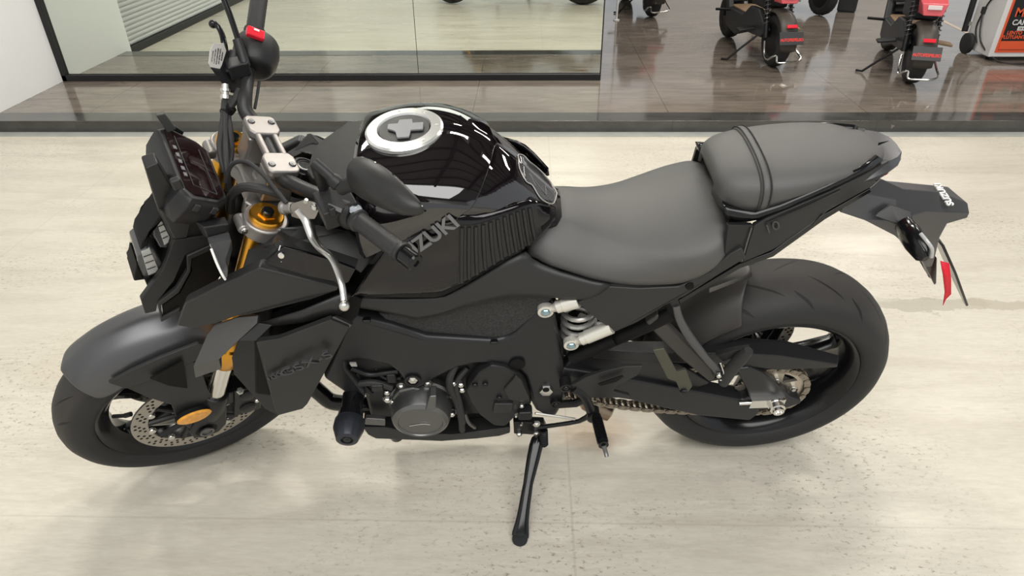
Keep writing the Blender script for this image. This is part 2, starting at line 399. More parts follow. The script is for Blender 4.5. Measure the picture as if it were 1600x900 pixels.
# ceiling and roof beams, far wall with tall windows
for (x0, x1, y0, y1) in ((WALL_X-0.2, 9, -1.7, 12), (WALL_X-0.2, 9, -7, -5.3), (WALL_X-0.2, -2.05, -5.3, -1.7), (3.85, 9, -5.3, -1.7)): slab('ceiling', x0, x1, y0, y1, 4.75, 4.85, M['ceil'])
bm_ = MB()
for yy in (-6.5, -5.6, -1.6, -0.9, -0.1, 0.7, 1.5, 2.3, 3.1, 3.9, 5.5, 7.1): bm_.box(((WALL_X+9)/2, yy, 4.66), (9-WALL_X, 0.08, 0.16))
for i in range(4): bm_.box((-2.6+i*3.4, 4.9, 4.58), (0.16, 13.5, 0.3))
structure(bm_.build('trim_3', M['beam']))
for (x0, x1) in ((WALL_X, 1.2), (2.3, 4.2), (5.6, 7.0), (8.2, 9)): slab('wall_back', x0, x1, 11.2, 11.4, 0, 4.75, M['wall'])
slab('wall_back', WALL_X, 9, 11.2, 11.4, 2.7, 4.75, M['wall']); slab('wall_back', WALL_X, 9, 11.2, 11.4, 0, 0.35, M['wall'])
slab('wall_right', 9, 9.2, 5.0, 12, 0, 4.75, M['wall'])
for lx, ly in HALL_LAMPS + [(2.6, 5.2), (5.6, 5.2), (2.6, 8.6), (5.6, 8.6)]:
    structure(MB().box((lx, ly, 4.32), (1.5, 0.48, 0.05)).build('ceiling_lamp', M['lampw'], bevel=0.01))
slab('wall_front', WALL_X-0.2, 9, -7.2, -7, 2.9, 4.75, M['wall'])
# ================================================================ MOTORCYCLE
# bike frame: x rearwards, y to the right side of the machine, z up along the leaning centre plane
LEAN, BIKE_YAW, STEER = 0.219258, 0.067754, 0.509339
bike = empty('motorcycle', (0, 0, 0), (LEAN, 0, BIKE_YAW))
tag(bike, 'large black naked motorcycle leaning on its side stand on pale concrete', 'motorcycle')
AX = Vector((math.sin(R(25)), 0, math.cos(R(25)))); AO = Vector((-0.83, 0, 0))
ST = Matrix.Translation(AO) @ Matrix.Rotation(STEER, 4, AX) @ Matrix.Translation(-AO)   # turns the fork and bars to the left
FA = Vector((-0.73, 0, 0.300)); RA = Vector((0.73, 0, 0.313))
E1 = Vector((math.cos(R(25)), 0, -math.sin(R(25))))                                        # across the fork, rearwards

def tyre_material(name, half, Rr, n, phase):
    m = mat(name, (0.022, 0.021, 0.021), 0.62); k = NT(m)
    sep = k.n('ShaderNodeSeparateXYZ'); k.l(k.coord(), sep.inputs[0])
    ang = k.math('DIVIDE', k.math('ARCTAN2', sep.outputs[2], sep.outputs[0]), 2*math.pi)
    v = k.math('DIVIDE', sep.outputs[1], half); av = k.math('ABSOLUTE', v)
    side = k.math('MULTIPLY', k.math('GREATER_THAN', v, 0.0), 0.5)
    # slanted sipes, alternately near the crown and on the shoulder
    def sipes(n_, ph, slope, v0, v1, w):
        t = k.math('FRACT', k.math('ADD', k.math('ADD', k.math('MULTIPLY', ang, n_), k.math('MULTIPLY', av, slope)), k.math('ADD', side, ph)))
        mid = (v0+v1)/2; hv = (v1-v0)/2
        taper = k.math('SUBTRACT', 1.0, k.math('POWER', k.math('DIVIDE', k.math('SUBTRACT', av, mid), hv), 2))
        return k.math('LESS_THAN', k.math('ABSOLUTE', k.math('SUBTRACT', t, 0.5)), k.math('MULTIPLY', taper, w))
    g = k.math('MAXIMUM', sipes(n, phase, 1.1, 0.08, 0.62, 0.040), sipes(n, phase+0.45, 0.75, 0.48, 0.90, 0.042))
    g = k.math('MULTIPLY', g, k.math('GREATER_THAN', k.math('ADD', k.math('POWER', sep.outputs[0], 2), k.math('POWER', sep.outputs[2], 2)), (Rr-0.045)**2))
    base = k.ramp(k.noise(k.coord(), 9, 4), [(0.3, (0.024, 0.022, 0.021)), (0.75, (0.040, 0.036, 0.033))])
    side_c = k.ramp(av, [(0.74, (1, 1, 1)), (0.9, (0, 0, 0))])
    a = k.mix(side_c, (0.018, 0.018, 0.019), base)
    a = k.mix(g, a, (0.003, 0.003, 0.003)); k.l(a, k.b.inputs['Base Color'])
    k.l(k.bump(k.math('SUBTRACT', 1.0, g), 0.8, 0.004), k.b.inputs['Normal']); return m

def wheel(parent, mtx, half, prof, rimw, n_t, phase, spoke0, discs, wide):
    """rim with barrel, hub and paired spokes; tyre, brake discs are its sub-parts"""
    w = rimw
    b = MB()
    b.ring([(-w, 0.226), (-w-0.003, 0.221), (-w+0.002, 0.213), (-w+0.02, 0.203), (-w*0.35, 0.190), (w*0.35, 0.190), (w-0.02, 0.203), (w-0.002, 0.213), (w+0.003, 0.221), (w, 0.226),
            (w-0.01, 0.222), (w*0.4, 0.203), (-w*0.4, 0.203), (-w+0.01, 0.222)], 96)
    b.ring([(-wide, 0.018), (-wide, 0.034), (-0.03, 0.046), (0.03, 0.046), (wide, 0.034), (wide, 0.018)], 40)
    for i in range(6):
        a0 = spoke0 + i*math.pi/3 + (0.09 if i % 2 else -0.09)
        a1 = spoke0 + i*math.pi/3 + (0.02 if i % 2 else -0.02)
        rows = []
        for t in (0, 0.12, 0.5, 0.88, 1.0):
            r = 0.036 + t*(0.196-0.036); a = a0*(1-t) + a1*t
            wt = (0.019, 0.014, 0.011, 0.013, 0.022)[(0, .12, .5, .88, 1.0).index(t)]
            wy = 0.026*(1-t)+0.018*t
            er = Vector((math.cos(a), 0, math.sin(a))); et = Vector((-math.sin(a), 0, math.cos(a))); ey = Vector((0, 1, 0))
            rows.append([er*r + et*(wt*cx) + ey*(wy*cy) for cx, cy in ((-1, -.45), (-.45, -1), (.45, -1), (1, -.45), (1, .45), (.45, 1), (-.45, 1), (-1, .45))])
        b.loft(rows)
    rim = b.build('wheel', M['semi'], parent, mtx, ang=40)
    ty = MB(); ty.ring(prof, 128)
    ty.build('tyre', tyre_material('tyre_rubber', half, prof[len(prof)//2][1], n_t, phase), rim, ang=60)
    for v, ro, ri, nb in discs:
        d = MB(); d.ring([(v-0.0025, ri), (v-0.0025, ro), (v+0.0025, ro), (v+0.0025, ri)], 96, 0)
        for k in range(nb*3):
            for j, rr in enumerate((0.25, 0.5, 0.75)):
                if (k+j) % 3 == 0: continue
                a = 2*math.pi*(k+0.33*j)/(nb*3); r = ri+(ro-ri)*rr
                for sgn in (-1, 1): d.lathe((r*math.cos(a), v+sgn*0.0022, r*math.sin(a)), (0, sgn, 0), [(0, 0.0038), (0.0006, 0.0036)], 10, 1)
        for k in range(10):
            a = 2*math.pi*k/10
            for sgn in (-1, 1): d.lathe(((ri-0.003)*math.cos(a), v+sgn*0.001, (ri-0.003)*math.sin(a)), (0, sgn, 0), [(0, 0.009), (0.003, 0.008)], 14, 2)
        dk = d.build('brake_disc', [M['disc'], M['dark'], M['zinc']], rim, ang=30)
        c = MB()
        for k in range(5):
            a = 2*math.pi*k/5; er = Vector((math.cos(a), 0, math.sin(a))); et = Vector((-math.sin(a), 0, math.cos(a)))
            for q in (-1, 1):
                p0 = er*0.03 + Vector((0, v, 0)); p1 = er*(ri-0.006) + et*(q*0.032) + Vector((0, v, 0))
                c.tube([p0, p1], 0.007, 8, smooth=1)
        c.ring([(v-0.004, 0.026), (v-0.004, 0.044), (v+0.004, 0.044), (v+0.004, 0.026)], 40)
        c.build('disc_carrier', M['block'], rim)
    return rim

f_prof = [(-0.047, 0.221), (-0.056, 0.233), (-0.0605, 0.250), (-0.0585, 0.266), (-0.050, 0.281), (-0.036, 0.292), (-0.018, 0.2985), (0, 0.300), (0.018, 0.2985), (0.036, 0.292), (0.050, 0.281), (0.0585, 0.266), (0.0605, 0.250), (0.056, 0.233), (0.047, 0.221)]
r_prof = [(-0.078, 0.221), (-0.090, 0.233), (-0.0965, 0.250), (-0.0955, 0.263), (-0.088, 0.277), (-0.070, 0.293), (-0.045, 0.305), (-0.02, 0.3115), (0, 0.313), (0.02, 0.3115), (0.045, 0.305), (0.070, 0.293), (0.088, 0.277), (0.0955, 0.263), (0.0965, 0.250), (0.090, 0.233), (0.078, 0.221)]
fw = wheel(bike, ST @ Matrix.Translation(FA), 0.0605, f_prof, 0.049, 13, 0.1, R(20), [(-0.068, 0.155, 0.118, 18), (0.068, 0.155, 0.118, 18)], 0.055)
rw = wheel(bike, Matrix.Translation(RA), 0.0965, r_prof, 0.080, 13, 0.35, R(22), [(0.088, 0.120, 0.090, 14)], 0.075)
vs_ = MB(); vs_.cyl((-0.178, -0.012, 0.040), (-0.150, -0.03, 0.052), 0.005, 0.005, 10); vs_.cyl((-0.150, -0.03, 0.052), (-0.135, -0.036, 0.058), 0.0062, 0.006, 10)
vs_.build('valve_stem', M['rubber'], fw)

# ---- sprocket and chain
SPK_V = -0.098; SP_R = 0.088; CS_C = Vector((0.105, SPK_V, 0.405)); CS_R = 0.040
sp = MB(); nt_ = 43
outer = []; 
for k in range(nt_*2):
    a = 2*math.pi*k/(nt_*2); r = SP_R+(0.006 if k % 2 else -0.004); outer.append((r*math.cos(a), r*math.sin(a)))
ring_o = [(x, SPK_V-0.0035, z) for x, z in outer]; ring_i = [(0.069*math.cos(2*math.pi*k/(nt_*2)), SPK_V-0.0035, 0.069*math.sin(2*math.pi*k/(nt_*2))) for k in range(nt_*2)]
sp.grid([ring_i, ring_o, [(x, SPK_V+0.0035, z) for x, _, z in ring_o], [(x, SPK_V+0.0035, z) for x, _, z in ring_i], ring_i], 0, True)
for k in range(5):
    a = 2*math.pi*k/5+0.35; er = Vector((math.cos(a), 0, math.sin(a))); et = Vector((-math.sin(a), 0, math.cos(a))); y = Vector((0, SPK_V-0.004, 0))
    sp.plate([er*0.03-et*0.02+y, er*0.072-et*0.018+y, er*0.072+et*0.018+y, er*0.03+et*0.02+y], (0, 0.008, 0))
    sp.lathe(er*0.052+y, (0, -1, 0), [(0, 0.009), (0.008, 0.009), (0.008, 0.006), (0.014, 0.0055)], 6, 1)
sp.ring([(SPK_V-0.004, 0.02), (SPK_V-0.004, 0.040), (SPK_V+0.004, 0.040), (SPK_V+0.004, 0.02)], 40)
sp.build('sprocket', [mat('sprocket_steel', (0.55, 0.50, 0.42), 0.4, metal=0.9), M['zinc']], rw, ang=30)
path = []
d = Vector((RA.x, 0, RA.z)) - Vector((CS_C.x, 0, CS_C.z)); L = d.length; base = math.atan2(d.z, d.x); off = math.acos((CS_R-SP_R)/L)
# the run: front sprocket, lower run with a little sag, rear sprocket, upper run
up = Vector((math.cos(base+off), 0, math.sin(base+off))); lo = Vector((math.cos(base-off), 0, math.sin(base-off)))
C0 = Vector((CS_C.x, 0, CS_C.z)); C1 = Vector((RA.x, 0, RA.z))
for i in range(40):
    t = i/40; p = (C0+lo*CS_R).lerp(C1+lo*SP_R, t); p.z -= 0.034*math.sin(math.pi*t); path.append(p)
a0 = base-off; a1 = base+off
for i in range(24): a = a0+(a1-a0)*i/24; path.append(C1+Vector((math.cos(a), 0, math.sin(a)))*SP_R)
for i in range(40): path.append((C1+up*SP_R).lerp(C0+up*CS_R, i/40))
for i in range(12): a = a1+(2*math.pi-(a1-a0))*i/12; path.append(C0+Vector((math.cos(a), 0, math.sin(a)))*CS_R)
path.append(path[0]); tot = sum((b-a).length for a, b in zip(path, path[1:])); nl = int(tot/0.0159)//2*2
pts = lin([tuple(p) for p in path], nl+1)
ch = MB()
for i in range(nl):
    p = Vector(pts[i]); q = Vector(pts[i+1]); t = (q-p).normalized(); nn = Vector((-t.z, 0, t.x))
    for sgn in (-1, 1):
        y = SPK_V+sgn*(0.0095 if i % 2 else 0.0068)
        o = []
        for cc, dirn in ((p, -1), (q, 1)):
            for kk in range(5):
                aa = -math.pi/2+math.pi*kk/4; o.append(cc + t*(dirn*0.0068*math.cos(aa)) + nn*(dirn*0.0075*math.sin(aa)))
        ch.plate([v+Vector((0, y, 0)) for v in o], (0, sgn*0.0018, 0))
    ch.lathe(p+Vector((0, SPK_V-0.0125, 0)), (0, 1, 0), [(0, 0.0035), (0.025, 0.0035)], 8)
    ch.lathe(p+Vector((0, SPK_V-0.006, 0)), (0, 1, 0), [(0, 0.005), (0.012, 0.005)], 8)
ch.build('drive_chain', M['chain'], bike, flat=True)

# ---- swingarm: left beam with its opening, right arm, cross piece, adjuster and axle nut
sa = MB()
top = [(0.1978, -0.1250, 0.4650), (0.2716, -0.1300, 0.4602), (0.3538, -0.1300, 0.4555), (0.4406, -0.1300, 0.4265), (0.4765, -0.1300, 0.3947)]
low_edge = [(0.1843, -0.1250, 0.3750), (0.2803, -0.1300, 0.3606), (0.3689, -0.1300, 0.3342), (0.4245, -0.1300, 0.3094), (0.5478, -0.1300, 0.2574), (0.6900, -0.1300, 0.2253), (0.7072, -0.1300, 0.2556), (0.7020, -0.1300, 0.2755), (0.7568, -0.1300, 0.2664), (0.8043, -0.1300, 0.2937), (0.8009, -0.1300, 0.3048), (0.7681, -0.1300, 0.3229), (0.7168, -0.1300, 0.3806), (0.6728, -0.1300, 0.4230), (0.6347, -0.1300, 0.4469), (0.6043, -0.1300, 0.4414)]
inner = [(0.6533, -0.1300, 0.3536), (0.6645, -0.1300, 0.3213), (0.6509, -0.1300, 0.3114), (0.5129, -0.1300, 0.3646), (0.4809, -0.1300, 0.3869)]
sa.plate([(0.1843, -0.1250, 0.3750), (0.2803, -0.1300, 0.3606), (0.3689, -0.1300, 0.3342), (0.4245, -0.1300, 0.3094), (0.5478, -0.1300, 0.2574), (0.6900, -0.1300, 0.2253), (0.7072, -0.1300, 0.2556), (0.7020, -0.1300, 0.2755), (0.7568, -0.1300, 0.2664), (0.8043, -0.1300, 0.2937), (0.8009, -0.1300, 0.3048), (0.7681, -0.1300, 0.3229), (0.7168, -0.1300, 0.3806), (0.6728, -0.1300, 0.4230), (0.6347, -0.1300, 0.4469), (0.6043, -0.1300, 0.4414),
          (0.6533, -0.1300, 0.3536), (0.6631, -0.1300, 0.3267), (0.6496, -0.1300, 0.3169), (0.5129, -0.1300, 0.3646), (0.4145, -0.1300, 0.3984), (0.3195, -0.1300, 0.4286), (0.1980, -0.1250, 0.4627)], (0, 0.045, 0))
sa.plate([(0.1991, -0.1180, 0.4537), (0.3230, -0.1180, 0.4128), (0.4192, -0.1180, 0.3822), (0.5188, -0.1180, 0.3480), (0.5609, -0.1180, 0.3738), (0.4689, -0.1180, 0.4530), (0.3904, -0.1180, 0.4761), (0.2253, -0.1180, 0.5081)], (0, 0.03, 0))
sa.plate(mir([(0.2046, -0.1150, 0.3602), (0.3730, -0.1200, 0.3147), (0.5531, -0.1200, 0.2425), (0.6983, -0.1200, 0.2041), (0.8200, -0.1200, 0.2536), (0.8088, -0.1200, 0.2903), (0.6794, -0.1200, 0.4097), (0.5241, -0.1200, 0.4760), (0.3679, -0.1200, 0.5299), (0.2106, -0.1150, 0.5143)]), (0, -0.035, 0))
sa.box((0.30, 0, 0.42), (0.10, 0.22, 0.07)); sa.cyl((0.185, -0.125, 0.41), (0.185, 0.125, 0.41), 0.035)
sarm = sa.build('swingarm', M['frame'], bike, bevel=0.006, seg=3)
nut = MB(); na = Vector((RA.x, -0.128, RA.z))
nut.box((na.x-0.02, -0.135, na.z), (0.085, 0.012, 0.03)); nut.lathe(na+Vector((0, -0.012, 0)), (0, -1, 0), [(0, 0.021), (0.004, 0.021), (0.004, 0.0185), (0.018, 0.0185), (0.019, 0.014), (0.026, 0.0135), (0.026, 0.008), (0.02, 0.008)], 24)
nut.cyl((na.x-0.09, -0.135, na.z), (na.x-0.03, -0.135, na.z), 0.005)
nut.build('axle_nut', M['chrome'], sarm)
ax_ = MB(); ax_.cyl((RA.x, -0.13, RA.z), (RA.x, 0.13, RA.z), 0.012); ax_.build('axle', M['zinc'], sarm)
# chain guard over the upper run
cg = MB()
cg.loft([[(0.2589, -0.1250, 0.5304), (0.2618, -0.1250, 0.4964), (0.2746, -0.0700, 0.4281), (0.2903, -0.0700, 0.4909)], [(0.4144, -0.1250, 0.5042), (0.4191, -0.1250, 0.4739), (0.4408, -0.0700, 0.4043), (0.4377, -0.0700, 0.4833)], [(0.5776, -0.1250, 0.4977), (0.5873, -0.1250, 0.4552), (0.6185, -0.0700, 0.3845), (0.6100, -0.0700, 0.4882)],
         [(0.6965, -0.1200, 0.4760), (0.7114, -0.1200, 0.4227), (0.7459, -0.0700, 0.3571), (0.7289, -0.0700, 0.4729)], [(0.8595, -0.1100, 0.4213), (0.8629, -0.1100, 0.4113), (0.8871, -0.0800, 0.3746), (0.8722, -0.0850, 0.4262)]])
cg.build('chain_guard', M['plastic'], bike, bevel=0.003)
# rear caliper on the far side
rc = MB(); rc.box((RA.x+0.02, 0.09, RA.z+0.125), (0.09, 0.05, 0.05), Matrix.Rotation(0.3, 3, 'Y')); rc.build('rear_caliper', M['block'], bike, bevel=0.008)

# ---- fork legs: gold outer tube, bright slider, black axle foot
def fork(sgn):
    y = 0.105*sgn
    A = lambda w: Vector((-0.42-(0.943-w)*math.tan(R(25)), y, w))
    g = MB(); g.lathe(A(0.915), -AX, [(0, 0.0265), (0.356, 0.0265), (0.361, 0.031), (0.401, 0.031), (0.408, 0.028), (0.426, 0.0275), (0.431, 0.024)], 32)
    o = g.build('fork_leg', M['gold'], bike, ST)
    s_ = MB(); s_.lathe(A(0.54), -AX, [(0, 0.0205), (0.15, 0.0205)], 28); s_.build('slider', M['chrome'], o)
    ft = MB()
    P = lambda x, z: Vector((x, y, z))
    ft.plate([P(-0.69, 0.42), P(-0.655, 0.425), P(-0.662, 0.36), P(-0.685, 0.285), P(-0.71, 0.262), P(-0.745, 0.262), P(-0.765, 0.285), P(-0.765, 0.32), P(-0.735, 0.36)], (0, -0.03*sgn if False else 0.02*sgn, 0))
    ft.lathe(A(0.415), -AX, [(0, 0.027), (0.012, 0.03), (0.06, 0.03), (0.10, 0.022)], 24)
    ft.lathe(Vector((FA.x, y-0.02, FA.z)), (0, 1, 0), [(0, 0.03), (0.045, 0.03)], 24)
    foot = ft.build('axle_foot', M['block'], o, bevel=0.004)
    h = MB(); h.lathe(Vector((FA.x, y+0.024*sgn, FA.z)), (0, sgn, 0), [(0, 0.017), (0.004, 0.017), (0.004, 0.012), (0.001, 0.012)], 24); h.build('axle_bolt', M['engine'], foot)
    cal = MB(); c0 = Vector((-0.615, 0.078*sgn, 0.335))
    rot = Matrix.Rotation(R(15), 3, 'Y')
    cal.box(c0, (0.065, 0.075, 0.12), rot); cal.box(c0+Vector((-0.03, 0.01*sgn, 0.03)), (0.06, 0.04, 0.05), rot)
    for dz in (-0.03, 0.03): cal.lathe(c0+rot@Vector((0, 0.036*sgn, dz)), (0, sgn, 0), [(0, 0.02), (0.008, 0.019), (0.01, 0.012)], 20)
    ck = cal.build('brake_caliper', M['block'], bike, ST, bevel=0.008)
    for p_, d_, r_ in ((Vector((-0.02, 0.04*sgn, 0.062)), rot@Vector((0, .3*sgn, 1)), 0.009), (Vector((0.02, 0.04*sgn, 0.0)), Vector((0, sgn, 0)), 0.007)):
        MB().bolt(c0+rot@p_, d_, r_, 0.007).build('caliper_bolt', M['zinc'], ck)
    return o
fork(-1); fork(1)

# ---- front fender: shell over the tyre with side skirts and fork brackets
def fend_pt(a, s):
    """a: angle about the axle (0 forward, 90 up), s in -1..1 across"""
    t = (a-50)/(150-50)
    hw = 0.083 - 0.030*max(0, (62-a)/14.0)**1.5 if a < 62 else 0.083
    Rr = 0.338 - 0.010*max(0, (70-a)/20) - 0.004*max(0, (a-95)/50)
    drop = 0.075 if a > 66 else 0.075-0.03*max(0, (66-a)/12)
    e = abs(s)**2.4
    r = Rr - drop*e + 0.004*(1-min(1, abs(s)*4))
    v = hw*math.copysign(1-(1-abs(s))**1.25, s)
    ar = R(a + (1-abs(s)**2)*0.0)
    return (-r*math.cos(ar), v, r*math.sin(ar))
fr = MB(); rows = []
for i in range(25):
    a = 59+(150-59)*i/24
    rows.append([fend_pt(a - 5*(1-abs(s))*max(0, (70-a)/17), s) for s in [k/10-1 for k in range(21)]])
fr.grid(rows)
fender = fr.build('front_fender', M['paint'], bike, ST @ Matrix.Translation(FA), solid=0.003, sub=1, recalc=True)
FI = Matrix.Translation(-FA)
for sgn in (-1, 1):
    sk = MB()
    o1 = [(-0.8155, -0.0800, 0.5413), (-0.7661, -0.0860, 0.5496), (-0.7174, -0.0880, 0.5517), (-0.6791, -0.0900, 0.5698), (-0.6691, -0.0960, 0.5592), (-0.6681, -0.1040, 0.5028), (-0.6758, -0.1160, 0.4516), (-0.6689, -0.1180, 0.3449), (-0.6830, -0.1180, 0.2961), (-0.7197, -0.1200, 0.2756), (-0.7575, -0.1220, 0.3203), (-0.7674, -0.1180, 0.3949), (-0.7587, -0.1080, 0.4464), (-0.7901, -0.0940, 0.4896)]
    o2 = [(-0.7117, -0.1000, 0.4703), (-0.6838, -0.0920, 0.5654)]
    sk.plate(o1 if sgn < 0 else mir(o1), (0, -0.006*sgn, 0))
    brk = sk.build('fender_bracket', M['panel'], fender, FI, bevel=0.002)
fs_ = [(-0.8317, -0.0840, 0.5869), (-0.7812, -0.0875, 0.6036), (-0.7208, -0.0890, 0.6109), (-0.6414, -0.0900, 0.6110), (-0.6171, -0.0920, 0.5853), (-0.6689, -0.0970, 0.5607), (-0.7173, -0.0940, 0.5562), (-0.7675, -0.0920, 0.5494), (-0.8150, -0.0860, 0.5459)]
fh_ = [(-0.7586, -0.0995, 0.5675), (-0.6838, -0.1015, 0.5850), (-0.7103, -0.1055, 0.4830), (-0.7379, -0.1030, 0.5188)]
for mm in (lambda p: p,):
    sg = -1
    MB().plate(mm(fs_), (0, -sg*0.008, 0)).build('fender_side', M['panel'], fender, FI, bevel=0.002)
    MB().plate(mm(fh_), (0, -sg*0.004, 0)).build('fender_hole_shade', M['dark'], fender, FI)  # solid dark plate, its colour standing for the shade in the bracket hole
# amber reflector on the fork foot
am = MB()
rc_ = Vector((-0.7301, -0.1320, 0.3949)); fx = (Vector((-0.6987, -0.1320, 0.3910))-rc_).normalized()
am.lathe(rc_+Vector((0, 0.008, 0)), (0, -1, 0), [(0, 0.022), (0.008, 0.022), (0.011, 0.019)], 32, sx=1.75, e=fx)
amo = am.build('side_reflector', M['amber'], bike, ST)
am2 = MB(); am2.lathe(rc_+Vector((0, 0.012, 0)), (0, -1, 0), [(0, 0.024), (0.010, 0.024)], 32, sx=1.7, e=fx); am2.build('reflector_backing', M['dark'], amo)
# ================================================================ MOTORCYCLE: frame, engine, body panels
def both(fn, name, m, parent=None, **kw):
    """build a left-hand panel and its mirrored twin; fn(mirrored) -> MB"""
    a = fn(lambda p: [tuple(q) for q in p], -1).build(name, m, parent or bike, **kw)
    fn(mir, 1).build(name, m, parent or bike, **kw); return a
def panel(name, outline, m, thick=0.006, bevel=0.002, parent=None, twin=True, **kw):
    def fn(mm, s): return MB().plate(mm(outline), (0, -s*thick, 0))
    if twin: return both(fn, name, m, parent, bevel=bevel, **kw)
    return fn(lambda p: p, -1).build(name, m, parent or bike, bevel=bevel, **kw)
def facets(name, verts, faces, m, thick=0.006, bevel=0.0015, parent=None, twin=True, ang=20, **kw):
    """bent sheet panel: shared vertices, flat facets, real thickness towards the machine"""
    c = Vector((0, 0, 0))
    for v in verts: c += Vector(v)
    c /= len(verts)
    def fn(mm, s):
        b = MB(); vv = mm(verts); ff = []
        for f in faces:
            p = [Vector(vv[i]) for i in f]; n = Vector((0, 0, 0))
            for i in range(len(p)): n += p[i].cross(p[(i+1) % len(p)])
            ff.append(f if n.y*s > 0 else f[::-1])
        return b.add(vv, ff)
    if twin: return both(fn, name, m, parent, solid=thick, bevel=bevel, ang=ang, recalc=False, **kw)
    return fn(lambda p: p, -1).build(name, m, parent or bike, solid=thick, bevel=bevel, ang=ang, recalc=False, **kw)
def sheet(name, rows, m, thick=0.005, sub=1, parent=None, twin=True, bevel=0.0, **kw):
    """smooth sheet from rows of points, thickness towards the machine"""
    def fn(mm, s):
        rr = [mm(r) for r in rows]; b = MB().grid(rr)
        f = b.f[len(b.f)//2]; p = [Vector(b.v[i]) for i in f]; n = (p[2]-p[0]).cross(p[3]-p[1])
        out = Vector((0, s, 0.4))
        if n.dot(out) < 0: b.f = [q[::-1] for q in b.f]
        return b
    if twin: return both(fn, name, m, parent, solid=thick, sub=sub, bevel=bevel, recalc=False, **kw)
    return fn(lambda p: p, -1).build(name, m, parent or bike, solid=thick, sub=sub, bevel=bevel, recalc=False, **kw)

# ---- twin spar frame
FR = [(-0.2467, -0.1500, 0.6971), (-0.2309, -0.1500, 0.6830), (-0.1721, -0.1500, 0.6568), (-0.1350, -0.1500, 0.6350), (-0.1007, -0.1500, 0.6170), (0.0377, -0.1420, 0.5881), (0.0653, -0.1400, 0.5906), (0.0860, -0.1380, 0.6061), (0.1210, -0.1320, 0.6504), (0.1300, -0.1300, 0.6694), (0.1680, -0.1280, 0.6616),
      (0.1833, -0.1280, 0.5706), (0.1985, -0.1260, 0.4780), (0.2103, -0.1250, 0.4037), (0.2072, -0.1240, 0.3253), (0.1914, -0.1220, 0.2633), (0.1606, -0.1220, 0.2709), (0.1375, -0.1220, 0.2945), (0.1270, -0.1250, 0.3317), (0.1195, -0.1280, 0.3881), (0.1079, -0.1300, 0.4432), (0.0913, -0.1320, 0.4682), (0.0708, -0.1350, 0.4871), (0.0463, -0.1370, 0.5002), (-0.0037, -0.1420, 0.5093),
      (-0.0424, -0.1460, 0.5028), (-0.0791, -0.1520, 0.4849), (-0.1123, -0.1550, 0.4625), (-0.1433, -0.1560, 0.4392), (-0.1607, -0.1560, 0.4667), (-0.1760, -0.1550, 0.5081), (-0.1929, -0.1540, 0.5303), (-0.2272, -0.1530, 0.5443), (-0.2592, -0.1520, 0.5514), (-0.2811, -0.1520, 0.5438), (-0.2838, -0.1520, 0.5194), (-0.2545, -0.1550, 0.4324), (-0.2655, -0.1550, 0.3983), (-0.2824, -0.1550, 0.3842), (-0.2949, -0.1550, 0.4251), (-0.3410, -0.1550, 0.4946)]
panel('frame_spar', FR, M['frame'], thick=0.045, bevel=0.013, seg=4)
fx_ = MB(); fx_.cyl((0.158, -0.12, 0.415), (0.158, 0.12, 0.415), 0.045); fx_.cyl((-0.30, -0.10, 0.86), (-0.40, 0, 0.62), 0.03); fx_.cyl((-0.30, 0.10, 0.86), (-0.40, 0, 0.62), 0.03)
fx_.cyl(AO+AX*0.74, AO+AX*0.97, 0.036); fx_.box((-0.20, 0, 0.72), (0.34, 0.2, 0.12)); fx_.box((0.10, 0, 0.66), (0.10, 0.22, 0.10)); fx_.box((-0.33, 0, 0.80), (0.10, 0.16, 0.14))
fx_.build('frame_cross_member', M['dark'], bike, bevel=0.006)
def bolt_part(name, p, r, h, m, d=(0, -1, 0), parent=None, hexa=True):
    return MB().bolt(p, d, r, h, 0, hexa).build(name, m, parent or bike, ang=30)
def collar(p, ro, ri, m, name='bolt_collar', h=0.004, parent=None):
    MB().lathe(p, (0, -1, 0), [(0, ro), (h, ro), (h, ri), (0.0005, ri*0.95)], 28).build(name, m, parent or bike)
b1 = MB(); b1.lathe((0.1608, -0.1260, 0.3854), (0, -1, 0), [(0, 0.017), (0.008, 0.016), (0.009, 0.013)], 6); b1.lathe((0.1598, -0.1340, 0.3963), (0, -1, 0), [(0, 0.008), (0.0015, 0.008)], 20, 1)
b1.build('pivot_nut', [M['zinc'], M['dark']], bike, ang=30)
collar((-0.1434, -0.1570, 0.4811), 0.019, 0.013, M['block']); bolt_part('frame_bolt', (-0.1428, -0.1600, 0.4850), 0.011, 0.004, M['zinc'])
MB().lathe((0.0907, -0.1390, 0.5026), (0, -1, 0), [(0, 0.0185), (0.0025, 0.018), (0.0028, 0.012)], 32).build('frame_plug', M['dark'], bike)
MB().lathe((-0.1185, -0.1510, 0.5983), (0, -1, 0), [(0, 0.0085), (0.0012, 0.008), (0.0006, 0.006)], 6).build('frame_bolt', M['frame'], bike)
for (x, y) in ((573,500), (772,534)):
    MB().box(B(x,y,0) if False else (0, 0, 0), (0.016, 0.012, 0.008)).build('cable_clip', M['semi'], bike, Matrix.Translation((-0.2182, -0.1480, 0.6744) if x == 573 else (0.0404, -0.1400, 0.5835)), bevel=0.002)

